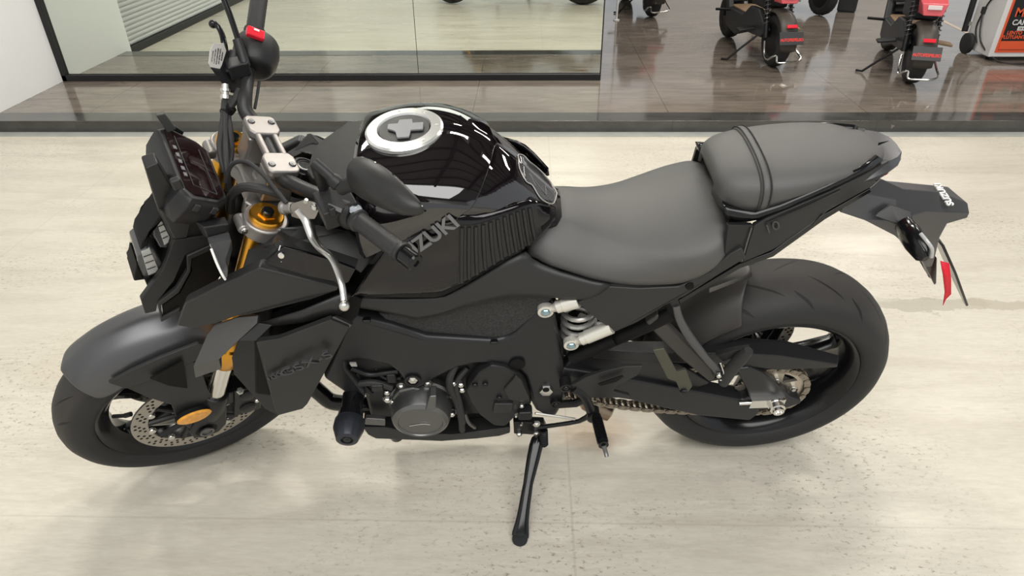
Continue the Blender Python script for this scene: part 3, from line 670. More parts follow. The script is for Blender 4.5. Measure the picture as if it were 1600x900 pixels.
# ---- engine
eb = MB()
eb.box((-0.10, 0, 0.40), (0.34, 0.24, 0.24)); eb.box((-0.20, 0, 0.55), (0.20, 0.27, 0.20), Matrix.Rotation(R(-25), 3, 'Y')); eb.box((-0.12, 0, 0.27), (0.26, 0.18, 0.10)); eb.box((0.07, 0, 0.40), (0.12, 0.22, 0.22))
eng = eb.build('engine_block', M['block'], bike, bevel=0.012)
AC = Vector((-0.1349, -0.1950, 0.3683)); 
ac = MB()
base_c = Vector((AC.x, -0.118, AC.z))
ac.lathe(base_c, (0, -1, 0), [(0, 0.079), (0.018, 0.079), (0.022, 0.073), (0.034, 0.071), (0.062, 0.0685), (0.072, 0.065), (0.078, 0.057), (0.078, 0.052), (0.0755, 0.0505), (0.0765, 0.03), (0.0765, 0.002)], 64)
for k, a in enumerate((20, 75, 120, 165, 215, 270, 330)):
    p = base_c + Vector((0.080*math.cos(R(a)), 0, 0.080*math.sin(R(a)))); ac.lathe(p, (0, -1, 0), [(0, 0.013), (0.022, 0.012)], 16)
acv = ac.build('alternator_cover', M['engine'], eng, ang=30)
for a in (20, 75, 120, 165, 215, 330):
    p = base_c + Vector((0.080*math.cos(R(a)), -0.022, 0.080*math.sin(R(a)))); bolt_part('cover_bolt', p, 0.0085, 0.006, M['zinc'], parent=eng)
hb = MB(); hb.plate([(-0.1995, -0.1550, 0.4068), (-0.1813, -0.1550, 0.4377), (-0.1468, -0.1550, 0.4478), (-0.1149, -0.1550, 0.4313), (-0.1164, -0.1550, 0.4141), (-0.1834, -0.1550, 0.3805)], (0, 0.05, 0)); hb.build('cover_shoulder', M['engine'], eng, bevel=0.006)
tab = MB(); tab.plate([(-0.1066, -0.1900, 0.4618), (-0.0909, -0.1900, 0.4632), (-0.0950, -0.1990, 0.4250), (-0.1199, -0.1990, 0.4191)], (0, 0.03, 0)); tab.build('cover_rib', M['silver'] if False else M['engine'], acv, bevel=0.003)
lg = MB()
for k in range(6):
    lg.tube([(-0.1608, -0.1965, 0.3592), (-0.1307, -0.1965, 0.3651), (-0.1133, -0.1965, 0.3613)], 0.0009, 6) if k == 0 else None
lg.build('cover_emblem_line', M['zinc'], acv)
# sprocket cover and the black covers behind the alternator
panel('sprocket_cover', [(-0.0291, -0.1500, 0.4218), (0.0042, -0.1500, 0.4915), (0.0333, -0.1500, 0.5127), (0.0645, -0.1500, 0.5041), (0.0874, -0.1500, 0.4821), (0.1113, -0.1500, 0.4330), (0.1229, -0.1500, 0.3722), (0.1125, -0.1500, 0.3625), (0.0838, -0.1500, 0.3059), (0.0633, -0.1500, 0.2713), (0.0350, -0.1500, 0.2760), (0.0018, -0.1500, 0.3221), (-0.0191, -0.1500, 0.3759)], M['plastic'], thick=0.04, bevel=0.006, parent=eng, twin=False)
panel('cover_plate', [(0.0365, -0.1580, 0.3786), (0.0816, -0.1580, 0.3758), (0.0771, -0.1580, 0.3395), (0.0328, -0.1580, 0.3424)], M['panel'], thick=0.02, bevel=0.003, parent=eng, twin=False)
panel('cover_blister', [(0.0594, -0.1570, 0.4309), (0.0871, -0.1570, 0.4818), (0.1002, -0.1570, 0.4669), (0.1206, -0.1570, 0.3923), (0.1087, -0.1570, 0.3829), (0.0711, -0.1570, 0.3903)], M['panel'], thick=0.02, bevel=0.004, parent=eng, twin=False)
for p in ((0.0174, -0.1530, 0.4498), (0.0489, -0.1530, 0.3962), (-0.0059, -0.1530, 0.4488)): bolt_part('cover_bolt', p, 0.0065, 0.004, M['block'], parent=eng, hexa=False)
fn_ = MB()
for i in range(5):
    fn_.plate([(-0.2662, -0.1250, 0.4910), (-0.2138, -0.1250, 0.4528), (-0.2124, -0.1250, 0.4407), (-0.2679, -0.1250, 0.4795)], (0, 0.01, 0)) if i == 0 else None
fn_.plate([(-0.2485, -0.1300, 0.4613), (-0.1975, -0.1300, 0.4866), (-0.1663, -0.1300, 0.4566), (-0.1753, -0.1300, 0.4282), (-0.2194, -0.1300, 0.4061), (-0.2402, -0.1300, 0.4173)], (0, 0.05, 0))
fn_.plate([(-0.2248, -0.1200, 0.4824), (-0.1733, -0.1200, 0.4911), (-0.1566, -0.1200, 0.4430), (-0.2034, -0.1200, 0.4214)], (0, 0.05, 0))
fn_.build('cam_cover', M['dark'], eng, bevel=0.004)
for pts, r, m in (([(-0.2783, -0.1400, 0.5107), (-0.2439, -0.1400, 0.4858), (-0.2079, -0.1400, 0.4884), (-0.1759, -0.1400, 0.4935)], 0.006, M['block']), ([(-0.2690, -0.1450, 0.4585), (-0.2326, -0.1450, 0.4611), (-0.1963, -0.1450, 0.4397)], 0.008, M['rubber']), ([(-0.2728, -0.1300, 0.4815), (-0.2635, -0.1350, 0.4449), (-0.2470, -0.1400, 0.4139)], 0.007, M['block']), ([(-0.2277, -0.1300, 0.5067), (-0.2208, -0.1350, 0.4803), (-0.2020, -0.1400, 0.4670), (-0.1728, -0.1400, 0.4700)], 0.004, M['semi'])):
    MB().tube(pts, r, 10).build('engine_hose', m, eng)
MB().plate([(-0.2756, -0.1490, 0.5376), (-0.2619, -0.1490, 0.5368), (-0.2609, -0.1490, 0.5256), (-0.2733, -0.1490, 0.5263)], (0, 0.004, 0)).build('frame_tag', M['label'], bike)
MB().box((0, 0, 0), (0.03, 0.02, 0.022)).build('engine_sensor', M['semi'], eng, Matrix.Translation((-0.2271, -0.1450, 0.4488)), bevel=0.004)
MB().box((0, 0, 0), (0.022, 0.02, 0.03)).build('engine_sensor', M['block'], eng, Matrix.Translation((-0.1923, -0.1400, 0.4758)), bevel=0.004)
for p in ((-0.2108, -0.1350, 0.4124), (-0.1970, -0.1500, 0.3946), (-0.0892, -0.1500, 0.4056), (-0.0651, -0.1500, 0.3371), (-0.0559, -0.1400, 0.4441), (-0.0386, -0.1400, 0.4383), (-0.0366, -0.1400, 0.4186)): bolt_part('engine_bolt', p, 0.0075, 0.007, M['zinc'], parent=eng)
for pts, r, m in (([(-0.0472, -0.1300, 0.4966), (-0.0615, -0.1450, 0.4701), (-0.0634, -0.1500, 0.4385), (-0.0529, -0.1500, 0.3908), (-0.0447, -0.1450, 0.3178), (-0.0459, -0.1300, 0.2342)], 0.0085, M['rubber']), ([(-0.0225, -0.1200, 0.4711), (-0.0503, -0.1400, 0.4390), (-0.0446, -0.1500, 0.3775), (-0.0402, -0.1400, 0.2828)], 0.007, M['rubber']),
                  ([(0.0160, -0.1250, 0.4869), (0.0066, -0.1400, 0.4715), (-0.0046, -0.1500, 0.4447)], 0.0022, M['zinc']), ([(-0.1093, -0.1200, 0.4451), (-0.0955, -0.1300, 0.4283), (-0.0795, -0.1300, 0.4027), (-0.0559, -0.1300, 0.3963)], 0.004, M['rubber']), ([(-0.0353, -0.1400, 0.3207), (-0.0277, -0.1400, 0.2820), (-0.0133, -0.1300, 0.2435)], 0.005, M['engine']),
                  ([(-0.1204, -0.1200, 0.4361), (-0.0957, -0.1300, 0.4644), (-0.0669, -0.1200, 0.4618)], 0.003, M['rubber'])):
    MB().tube(pts, r, 10).build('engine_hose', m, eng)
panel('belly_panel', [(-0.2918, -0.1300, 0.2622), (-0.2827, -0.1300, 0.2272), (-0.2660, -0.1300, 0.2085), (-0.1815, -0.1300, 0.1967), (-0.1008, -0.1300, 0.1850), (-0.0103, -0.1300, 0.1907), (0.0474, -0.1300, 0.1986), (0.0753, -0.1300, 0.2114), (0.0753, -0.1300, 0.2375), (-0.0174, -0.1300, 0.2206), (-0.0745, -0.1300, 0.2129), (-0.1779, -0.1300, 0.2316), (-0.2385, -0.1300, 0.2586)], M['panel'], thick=0.05, bevel=0.003)
MB().plate([(-0.2703, -0.1500, 0.3291), (-0.2257, -0.1500, 0.3208), (-0.2292, -0.1500, 0.2937), (-0.2773, -0.1500, 0.3025)], (0, 0.012, 0)).build('engine_bracket', M['engine'], eng, bevel=0.002)
MB().box((-0.08, 0, 0.19), (0.30, 0.16, 0.05)).build('oil_pan', M['block'], eng, bevel=0.01)
# crash slider with its anodised puck
cs = MB(); q0 = Vector((-0.2754, -0.1550, 0.4288)); q1 = Vector((-0.2762, -0.2050, 0.4328)); ax1 = Vector((0, -1, 0))
qc = Vector((q0.x-0.01, -0.15, q0.z-0.006))
cs.lathe(qc, ax1, [(0, 0.024), (0.045, 0.024), (0.046, 0.027), (0.066, 0.029)], 32)
cso = cs.build('crash_slider', M['semi'], bike)
pk = MB(); pk.lathe(qc+ax1*0.066, ax1, [(0, 0.031), (0.004, 0.033), (0.024, 0.034), (0.052, 0.024), (0.054, 0.014), (0.049, 0.013)], 40)
for k in range(10):
    a = 2*math.pi*k/10; pk.lathe(qc+ax1*0.091+Vector((0.0325*math.cos(a), 0, 0.0325*math.sin(a))), (math.cos(a), -0.35, math.sin(a)), [(-0.002, 0.0035), (0.0008, 0.0033)], 10, 1)
pk.build('slider_puck', [mat('dark_blue_grey_anodised', (0.045, 0.048, 0.06), 0.3, metal=0.6), M['dark']], cso, ang=30)
MB().bolt(qc+ax1*0.116, ax1, 0.0095, 0.004, 0, False).build('slider_bolt', M['semi'], cso, ang=30)
MB().tube([(-0.4672, -0.0400, 0.4315), (-0.4215, -0.0500, 0.3518), (-0.3977, -0.0550, 0.3097), (-0.3712, -0.0600, 0.2770), (-0.3025, -0.0800, 0.2898), (-0.2475, -0.0600, 0.2356), (-0.2387, -0.0200, 0.0539)], 0.021, 16).build('exhaust_header', M['semi'], bike)
mf = MB(); mf.tube([(0.0, 0.02, 0.21), (0.12, 0.06, 0.22), (0.22, 0.09, 0.245)], [0.03, 0.045, 0.05], 20)
mf.tube([(0.17, 0.09, 0.25), (0.28, 0.13, 0.29), (0.46, 0.15, 0.37)], [0.045, 0.05, 0.045], 24)
mfo = mf.build('exhaust_silencer', M['block'], bike)
te = MB(); te.tube([(0.15, 0.08, 0.245), (0.22, 0.06, 0.25), Vector((0.3520, 0.0200, 0.0829))-Vector((0.85, -0.45, -0.2)).normalized()*0.05], [0.028, 0.029, 0.03], 20); te.lathe((0.3520, 0.0200, 0.0829), (0.85, -0.45, -0.2), [(-0.06, 0.03), (0.0, 0.032), (0.02, 0.026), (0.024, 0.012)], 28); te.build('exhaust_pipe', mat('heat_tinted_steel', (0.30, 0.23, 0.17), 0.3, metal=1.0), mfo)
# radiator with its dark inner shroud
rd = MB(); rd.box((-0.435, 0, 0.62), (0.035, 0.36, 0.30), Matrix.Rotation(R(14), 3, 'Y')); rdo = rd.build('radiator', M['dark'], bike, bevel=0.006)
panel('radiator_side', [(-0.4770, -0.1750, 0.6532), (-0.4442, -0.1750, 0.6614), (-0.4561, -0.1750, 0.3883), (-0.4814, -0.1750, 0.4152), (-0.5161, -0.1750, 0.5464), (-0.5050, -0.1750, 0.5996)], M['plastic'], thick=0.02, parent=rdo)

# ---- tank shroud panels
A_ = [(-0.5578, -0.2150, 0.7448), (-0.5237, -0.2150, 0.8044), (-0.4423, -0.2180, 0.8516), (-0.3670, -0.2150, 0.8894), (-0.3079, -0.2080, 0.8567), (-0.2466, -0.1950, 0.8151), (-0.2452, -0.1930, 0.8047), (-0.3001, -0.2050, 0.7922), (-0.4186, -0.2150, 0.7666), (-0.4417, -0.2150, 0.7642), (-0.4876, -0.2150, 0.7450), (-0.5309, -0.2150, 0.7362)]
panel('winglet', A_, M['panel'], thick=0.03, bevel=0.009, seg=1)
facets('gloss_side_panel', [(-0.3704, -0.2050, 0.8801), (-0.3393, -0.1850, 0.9003), (-0.3255, -0.1800, 0.9059), (-0.2484, -0.1750, 0.8659), (-0.2120, -0.1700, 0.8372), (-0.2289, -0.1750, 0.8096), (-0.2497, -0.1850, 0.8053), (-0.3109, -0.2000, 0.8491)], [(0, 1, 2, 3, 7), (3, 4, 5, 6, 7)], M['gloss'], thick=0.012)
sgb = MB(); sgb.lathe((-0.3318, -0.1870, 0.8927), (-0.1, -1, 0.35), [(0, 0.006), (0.003, 0.0055), (0.0035, 0.003)], 20); sgb.build('panel_bolt', M['chrome'], bike)
MB().tube([(-0.3307, -0.1820, 0.9108), (-0.3368, -0.1840, 0.8978), (-0.3412, -0.1900, 0.8881), (-0.3389, -0.1930, 0.8815), (-0.3333, -0.1920, 0.8819)], 0.001, 8).build('panel_emblem', M['white'], bike)
facets('tank_shroud', [(-0.4253, -0.1650, 0.8315), (-0.4020, -0.1500, 0.8744), (-0.3436, -0.1250, 0.8922), (-0.2801, -0.1100, 0.8956), (-0.2241, -0.1150, 0.8823), (-0.1732, -0.1400, 0.8484), (-0.2067, -0.1600, 0.8175), (-0.2133, -0.1650, 0.8325), (-0.2499, -0.1700, 0.8613), (-0.3275, -0.1750, 0.9015), (-0.3413, -0.1800, 0.8959), (-0.3771, -0.1900, 0.8662),
       (-0.3038, -0.1500, 0.8954), (-0.2084, -0.1500, 0.8444)],
       [(0, 1, 10, 11), (1, 2, 12, 9, 10), (2, 3, 4, 12), (12, 4, 5, 13), (12, 13, 7, 8, 9), (13, 5, 6, 7)], M['panel'], thick=0.008)
facets('shroud_fang', [(-0.5210, -0.1950, 0.6961), (-0.5641, -0.2150, 0.6257), (-0.5824, -0.2000, 0.5695), (-0.5178, -0.2050, 0.6022), (-0.5047, -0.2200, 0.6509), (-0.4551, -0.2150, 0.6988), (-0.4097, -0.2100, 0.7410), (-0.4063, -0.2000, 0.7533), (-0.4495, -0.1950, 0.7445), (-0.5022, -0.1900, 0.7177)],
       [(0, 1, 4, 5, 6, 7, 8, 9), (1, 2, 3, 4)], M['paint'], thick=0.010)
facets('radiator_shroud', [(-0.4135, -0.2320, 0.7128), (-0.3672, -0.2320, 0.7198), (-0.4096, -0.2380, 0.6660), (-0.2674, -0.2150, 0.7504), (-0.2395, -0.2050, 0.7160), (-0.3152, -0.2120, 0.5784), (-0.3684, -0.2120, 0.4801), (-0.3847, -0.2050, 0.4544), (-0.4396, -0.2080, 0.4379), (-0.4407, -0.2150, 0.4627)],
       [(0, 2, 1), (1, 2, 9, 8, 7, 6, 5, 4, 3), (0, 9, 2)], M['panel'], thick=0.012)
facets('shroud_top_edge', [(-0.2688, -0.2100, 0.7468), (-0.2684, -0.1950, 0.7340), (-0.2406, -0.1850, 0.7012), (-0.2413, -0.2000, 0.7086)], [(0, 1, 2, 3)], M['paint'], thick=0.008)
facets('shroud_connector', [(-0.4094, -0.2050, 0.7373), (-0.3844, -0.2050, 0.7305), (-0.4161, -0.2250, 0.7085), (-0.4551, -0.2150, 0.6988)], [(0, 1, 2, 3)], M['panel'], thick=0.008)
panel('inner_shroud', [(-0.4208, -0.1750, 0.7176), (-0.2529, -0.1650, 0.7819), (-0.2162, -0.1600, 0.7469), (-0.2292, -0.1600, 0.7033), (-0.2602, -0.1650, 0.6662), (-0.3397, -0.1700, 0.5187), (-0.4435, -0.1800, 0.4199), (-0.4401, -0.1850, 0.6491)], M['dark'], thick=0.03)
sheet('shroud_recess_panel', [[(-0.4054, -0.2000, 0.7333), (-0.3251, -0.1970, 0.7587), (-0.2482, -0.1900, 0.7898), (-0.2286, -0.1850, 0.7821)], [(-0.3853, -0.2050, 0.7269), (-0.3292, -0.2050, 0.7333), (-0.2739, -0.2000, 0.7397), (-0.2507, -0.1900, 0.7405)]], M['panel'], thick=.006, sub=0)
text('model_lettering', 'GSX-S', 0.030, basis((-0.3346, -0.2275, 0.6429), Vector((-0.2856, -0.2202, 0.6612))-Vector((-0.3867, -0.2330, 0.6201)), Vector((-0.3241, -0.2275, 0.6934))-Vector((-0.3346, -0.2275, 0.6429))) @ Matrix.Translation((0, 0, 0.0035)), M['ghost'], bike, sx=1.45, extrude=0.003)
text('model_lettering', '1000', 0.018, basis((-0.3979, -0.2325, 0.6159), Vector((-0.2856, -0.2202, 0.6612))-Vector((-0.3867, -0.2330, 0.6201)), Vector((-0.3241, -0.2275, 0.6934))-Vector((-0.3346, -0.2275, 0.6429))) @ Matrix.Translation((0, 0, 0.0035)), M['ghost'], bike, sx=1.3, extrude=0.003)

# ---- fuel tank
TK = [(-0.215, 0.105, 0.975, 1.000, 0.140, 0.835), (-0.190, 0.120, 0.982, 1.008, 0.152, 0.855), (-0.15, 0.135, 0.985, 1.013, 0.158, 0.882), (-0.10, 0.145, 0.985, 1.018, 0.158, 0.908), (-0.05, 0.148, 0.978, 1.020, 0.153, 0.925),
      (0.0, 0.140, 0.962, 1.012, 0.143, 0.925), (0.05, 0.122, 0.935, 0.988, 0.122, 0.905), (0.10, 0.098, 0.900, 0.948, 0.098, 0.878), (0.15, 0.073, 0.860, 0.895, 0.072, 0.842), (0.185, 0.055, 0.830, 0.862, 0.055, 0.815)]
def tank_pt(u, s, off=0.0):
    """u along, s in 0..1 from the centre line over the shoulder down to the lower edge"""
    vs0, ws, wc, vb, wb = interp(TK, u)
    P = [(0, 0, wc), (0, 0.55*vs0, wc-0.22*(wc-ws)), (0, 0.88*vs0, wc-0.66*(wc-ws)), (0, vs0*1.03, ws-0.12*(ws-wb)), (0, max(vb, vs0)*1.02, ws-0.5*(ws-wb)), (0, vb, wb)]
    x = s*5; i = min(int(x), 4); t = x-i
    p0 = P[max(i-1, 0)]; p1 = P[i]; p2 = P[i+1]; p3 = P[min(i+2, 5)]
    q = [0.5*((2*p1[k])+(p2[k]-p0[k])*t+(2*p0[k]-5*p1[k]+4*p2[k]-p3[k])*t*t+(3*p1[k]-p0[k]-3*p2[k]+p3[k])*t**3) for k in range(3)]
    v, w = q[1], q[2]
    if off:
        n = math.atan2(w-(wb-0.02), v*1.2); v += off*math.cos(n); w += off*math.sin(n)
    return (u, v, w)
def tank_rows(u0f, u1f, off, n=26, m=16):
    rows = []
    for j in range(-m, m+1):
        s = abs(j)/m; a = u0f(s); b = u1f(s); row = []
        for i in range(n):
            u, v, w = tank_pt(a+(b-a)*i/(n-1), s, off); row.append((u, -v if j < 0 else v, w))
        rows.append(row)
    return rows
tb = MB().grid(tank_rows(lambda s: -0.205, lambda s: 0.182, 0.0)); tank = tb.build('fuel_tank', M['tank'], bike, solid=0.004, ang=60)
tc_ = MB().grid(tank_rows(lambda s: -0.198, lambda s: 0.058-0.085*s, 0.010)); tc_.build('tank_shell', M['tank'], tank, solid=0.009, ang=60, bevel=0.004)
MB().plate([(-0.203, -0.10, 0.86), (-0.203, -0.12, 0.975), (-0.203, 0, 1.0), (-0.203, 0.12, 0.975), (-0.203, 0.10, 0.86)], (0.01, 0, 0)).build('tank_front', M['dark'], tank)
# filler cap sitting in the shell
cp = Vector((-0.113, 0, 1.0205)); cn = Vector((-0.06, 0, 1)).normalized()
fc = MB(); fc.lathe(cp, cn, [(0.0, 0.072), (0.006, 0.072), (0.009, 0.068), (0.010, 0.050), (0.006, 0.048), (0.003, 0.047)], 64)
cap = fc.build('filler_cap_ring', mat('bright_cap_ring', (0.82, 0.82, 0.80), 0.22, metal=0.7), tank, ang=30)
f2 = MB(); f2.lathe(cp, cn, [(0.003, 0.047), (0.007, 0.046), (0.007, 0.002)], 48)
f2.build('filler_cap', M['plastic'], cap, ang=30)
f3 = MB(); e1 = Vector((1, 0, 0.06)).normalized(); ey = Vector((0, 1, 0))
def cpt(a, b, h=0.008): return cp + cn*h + e1*a + ey*b
f3.plate([cpt(-0.030, 0.012), cpt(-0.012, 0.012), cpt(-0.010, 0.024), cpt(0.014, 0.024), cpt(0.016, 0.010), cpt(0.036, 0.010), cpt(0.036, -0.014), cpt(0.014, -0.014), cpt(0.012, -0.036), cpt(-0.010, -0.036), cpt(-0.014, -0.016), cpt(-0.020, -0.010), cpt(-0.030, -0.004)], cn*0.004)
f3.build('cap_lock_cover', mat('grey_cap_flap', (0.20, 0.20, 0.21), 0.4), cap, bevel=0.001)
for k in range(7):
    a = 2*math.pi*k/7; MB().bolt(cp+cn*0.009+e1*(0.060*math.cos(a))+ey*(0.060*math.sin(a)), cn, 0.0045, 0.001, 0, False).build('cap_bolt', M['zinc'], cap)
# clear-edged carbon pattern tank pad on the rear slope
def tpt(u, v, off):
    s = 0.0
    for i in range(200):
        if tank_pt(u, i/200)[1] >= abs(v): s = i/200; break
    p = tank_pt(u, s, off); return (p[0], math.copysign(p[1], v), p[2])
carbon = mat('dark_carbon_weave', (0.03, 0.03, 0.032), 0.12, coat=1.0)
kc = NT(carbon); cc_ = kc.n('ShaderNodeTexChecker'); cc_.inputs['Scale'].default_value = 260; cc_.inputs['Color1'].default_value = (0.02, 0.02, 0.02, 1); cc_.inputs['Color2'].default_value = (0.075, 0.075, 0.08, 1)
kc.l(kc.coord(), cc_.inputs['Vector']); kc.l(cc_.outputs[0], kc.b.inputs['Base Color'])
pad_o = [(0.095, 0.036), (0.112, 0.048), (0.125, 0.040), (0.140, 0.050), (0.160, 0.040), (0.172, 0.020), (0.174, 0.0)]
def padrow(u, hw): return [tpt(u, hw*(k/6-1), 0.0022) for k in range(13)]
pr = MB().grid([padrow(0.098, 0.022), padrow(0.110, 0.040), padrow(0.122, 0.036), padrow(0.136, 0.048), padrow(0.152, 0.046), padrow(0.166, 0.032), padrow(0.175, 0.014)])
pado = pr.build('tank_pad', carbon, tank, solid=0.0018)
rim_pts = [tpt(u, -h, 0.003) for u, h in ((0.098, 0.0), (0.098, 0.022), (0.110, 0.040), (0.122, 0.036), (0.136, 0.048), (0.152, 0.046), (0.166, 0.032), (0.175, 0.0))]
MB().tube(rim_pts, 0.0011, 6, smooth=3).build('pad_edge', M['label'], pado)
MB().tube(mir(rim_pts), 0.0011, 6, smooth=3).build('pad_edge', M['label'], pado)
MB().tube([tpt(0.130, -0.03, 0.003), tpt(0.118, -0.012, 0.003), tpt(0.136, -0.022, 0.003), tpt(0.150, -0.03, 0.003), tpt(0.150, -0.008, 0.003), tpt(0.165, -0.01, 0.003)], 0.001, 6, smooth=1).build('pad_edge', M['letter'], pado)

# ---- gloss side trim under the tank with lettering and knee grip ribs
top_c = [(-0.2260, -0.1650, 0.7755), (-0.1764, -0.1680, 0.8485), (-0.1398, -0.1660, 0.8908), (-0.0936, -0.1630, 0.9183), (-0.0352, -0.1550, 0.9447), (0.0152, -0.1420, 0.9324), (0.0678, -0.1180, 0.9305), (0.1163, -0.0920, 0.9263), (0.1636, -0.0620, 0.8875)]
bot_c = [(-0.2379, -0.1600, 0.7586), (-0.1962, -0.1620, 0.7552), (-0.1471, -0.1620, 0.7512), (-0.1041, -0.1600, 0.7472), (-0.0607, -0.1550, 0.7437), (-0.0027, -0.1480, 0.7750), (0.0668, -0.1300, 0.8132), (0.1198, -0.1080, 0.8312), (0.1664, -0.0720, 0.8623)]
t9 = spline(top_c, 25); b9 = spline(bot_c, 25)
rows = []
for k in range(9):
    t = k/8; bul = 0.010*math.sin(math.pi*t)
    rows.append([(p[0], p[1]-bul, p[2]) for p in [lerp(a, b, t) for a, b in zip(t9, b9)]])
sheet('tank_side_trim', rows, M['gloss'], thick=0.006, sub=0, ang=60)
def trim_pt(t, s, out):
    """t along 0..1, s from top 0 to bottom 1"""
    x = t*24; i = min(int(x), 23); f = x-i
    a = lerp(t9[i], t9[i+1], f); b = lerp(b9[i], b9[i+1], f); p = lerp(a, b, s); return (p[0], p[1]-0.010*math.sin(math.pi*s)-out, p[2])
RIB = mat('black_grip_rubber', (0.016, 0.016, 0.016), 0.32)
for sgn in (-1, 1):
    rb = MB()
    for k in range(11):
        t = 0.575+0.030*k
        pts = [trim_pt(t+0.03*(s-0.5), s, 0.0015) for s in (0.12, 0.3, 0.5, 0.7, 0.9)]
        rb.tube(pts if sgn < 0 else mir(pts), 0.0042, 8, smooth=3)
    g = [[trim_pt(0.56+0.35*i/10+0.03*(s-0.5), s, 0.001) for i in range(11)] for s in (0.1, 0.3, 0.5, 0.7, 0.92)]
    rb.grid(g if sgn < 0 else [mir(r) for r in g])
    rb.build('knee_grip', RIB, bike, ang=50)
text('maker_lettering', 'SUZUKI', 0.040, basis((-0.0773, -0.1725, 0.9048), Vector((-0.0218, -0.1655, 0.9413))-Vector((-0.1182, -0.1755, 0.8721)), Vector((-0.0776, -0.1680, 0.9293))-Vector((-0.0626, -0.1725, 0.8890))), M['letter'], bike, extrude=0.0012, sx=1.02, bold=0.0010)

# ---- matte side cover below trim and seat, foam-faced air box side
sct = [(-0.2394, -0.1500, 0.7413), (-0.1497, -0.1520, 0.7356), (-0.0590, -0.1500, 0.7331), (0.0033, -0.1430, 0.7681), (0.0731, -0.1260, 0.8076), (0.1072, -0.1150, 0.8180), (0.1236, -0.1200, 0.7966), (0.1733, -0.1350, 0.7793), (0.2362, -0.1480, 0.7629), (0.2744, -0.1520, 0.7564)]
scb = [(-0.2386, -0.1500, 0.7155), (-0.1799, -0.1500, 0.6978), (-0.1182, -0.1500, 0.6718), (-0.0650, -0.1500, 0.6847), (-0.0119, -0.1500, 0.7087), (0.0657, -0.1470, 0.7243), (0.1172, -0.1450, 0.7236), (0.1665, -0.1450, 0.7177), (0.2142, -0.1500, 0.7133), (0.2392, -0.1520, 0.7216)]
t9b = lin(sct, 28); b9b = lin(scb, 28)
rows = [[(p[0], p[1]-0.004*math.sin(math.pi*k/5), p[2]) for p in [lerp(a, b, k/5) for a, b in zip(t9b, b9b)]] for k in range(6)]
sheet('side_cover', rows, M['panel'], thick=0.012, sub=0, ang=50)
panel('air_box_side', [(-0.1965, -0.1360, 0.6796), (-0.1192, -0.1360, 0.6682), (-0.0523, -0.1360, 0.6844), (0.0270, -0.1350, 0.7062), (0.0792, -0.1330, 0.7149), (0.1658, -0.1300, 0.7060), (0.1397, -0.1280, 0.6629), (0.1136, -0.1280, 0.6263), (0.0795, -0.1300, 0.5868), (0.0237, -0.1320, 0.5707), (-0.1037, -0.1350, 0.5893), (-0.1633, -0.1360, 0.6286)], M['fabric'], thick=0.03, bevel=0.004)
panel('seat_side_cover', [(0.2108, -0.1500, 0.7059), (0.2704, -0.1550, 0.7542), (0.3323, -0.1560, 0.7471), (0.4088, -0.1560, 0.7491), (0.4660, -0.1540, 0.7852), (0.4953, -0.1500, 0.8277), (0.5174, -0.1480, 0.8415), (0.5330, -0.1450, 0.8116), (0.4838, -0.1480, 0.7682), (0.4301, -0.1480, 0.7126), (0.3947, -0.1480, 0.6877), (0.3423, -0.1460, 0.6351), (0.2984, -0.1440, 0.6043), (0.2523, -0.1470, 0.6545)], M['panel'], thick=0.014, bevel=0.004)
fc2 = MB(); fc2.lathe((0.4299, -0.1565, 0.7523), (0, -1, 0.2), [(0, 0.0085), (0.003, 0.008), (0.001, 0.004)], 20); fc2.build('panel_bolt', M['dark'], bike)
MB().plate([(0.3458, -0.1475, 0.6876), (0.3880, -0.1497, 0.7273), (0.3955, -0.1497, 0.7288), (0.3548, -0.1475, 0.6891)], (0, -0.003, 0)).build('cover_crease', M['panel'], bike, bevel=0.001)

# ---- rider seat
ST_ = [  # u, centre w, crest v, crest w, side v, side w, lower v, lower w
    (0.115, 0.850, 0.040, 0.845, 0.085, 0.815, 0.100, 0.790), (0.15, 0.850, 0.048, 0.846, 0.105, 0.812, 0.122, 0.783), (0.20, 0.848, 0.058, 0.842, 0.117, 0.800, 0.134, 0.770), (0.25, 0.838, 0.082, 0.822, 0.130, 0.785, 0.144, 0.757), (0.31, 0.832, 0.108, 0.812, 0.144, 0.778, 0.150, 0.748),
    (0.37, 0.842, 0.134, 0.815, 0.154, 0.780, 0.154, 0.750), (0.42, 0.858, 0.148, 0.825, 0.158, 0.785, 0.156, 0.757), (0.455, 0.874, 0.150, 0.834, 0.158, 0.800, 0.155, 0.775), (0.485, 0.886, 0.134, 0.850, 0.150, 0.820, 0.150, 0.800), (0.502, 0.884, 0.105, 0.856, 0.130, 0.840, 0.138, 0.822)]
rows = []
for k in range(31):
    u = 0.115+(0.502-0.115)*k/30; wc, vc, wcr, v1, w1, vl, wl = interp(ST_, u)
    half = [(0, wc), (vc*0.45, wc-0.15*(wc-wcr)), (vc*0.82, wc-0.62*(wc-wcr)), (vc, wcr), (v1*0.55+vc*0.45, wcr*0.5+w1*0.5), (v1, w1), (vl, wl), (vl-0.012, wl-0.006)]
    rows.append([(u, -v, w) for v, w in half[::-1]] + [(u, v, w) for v, w in half[1:]])
# close the ends downwards
first = [(p[0]-0.006, p[1]*0.97, p[2]-0.02) for p in rows[0]]; last = [(p[0]+0.008, p[1]*0.96, p[2]-0.022) for p in rows[-1]]
sb = MB().grid([first]+rows+[last]); seat = sb.build('rider_seat', M['seat'], bike, solid=0.01, sub=1)
MB().box((0.34, 0, 0.76), (0.32, 0.24, 0.05)).build('seat_base', M['dark'], bike, bevel=0.01)

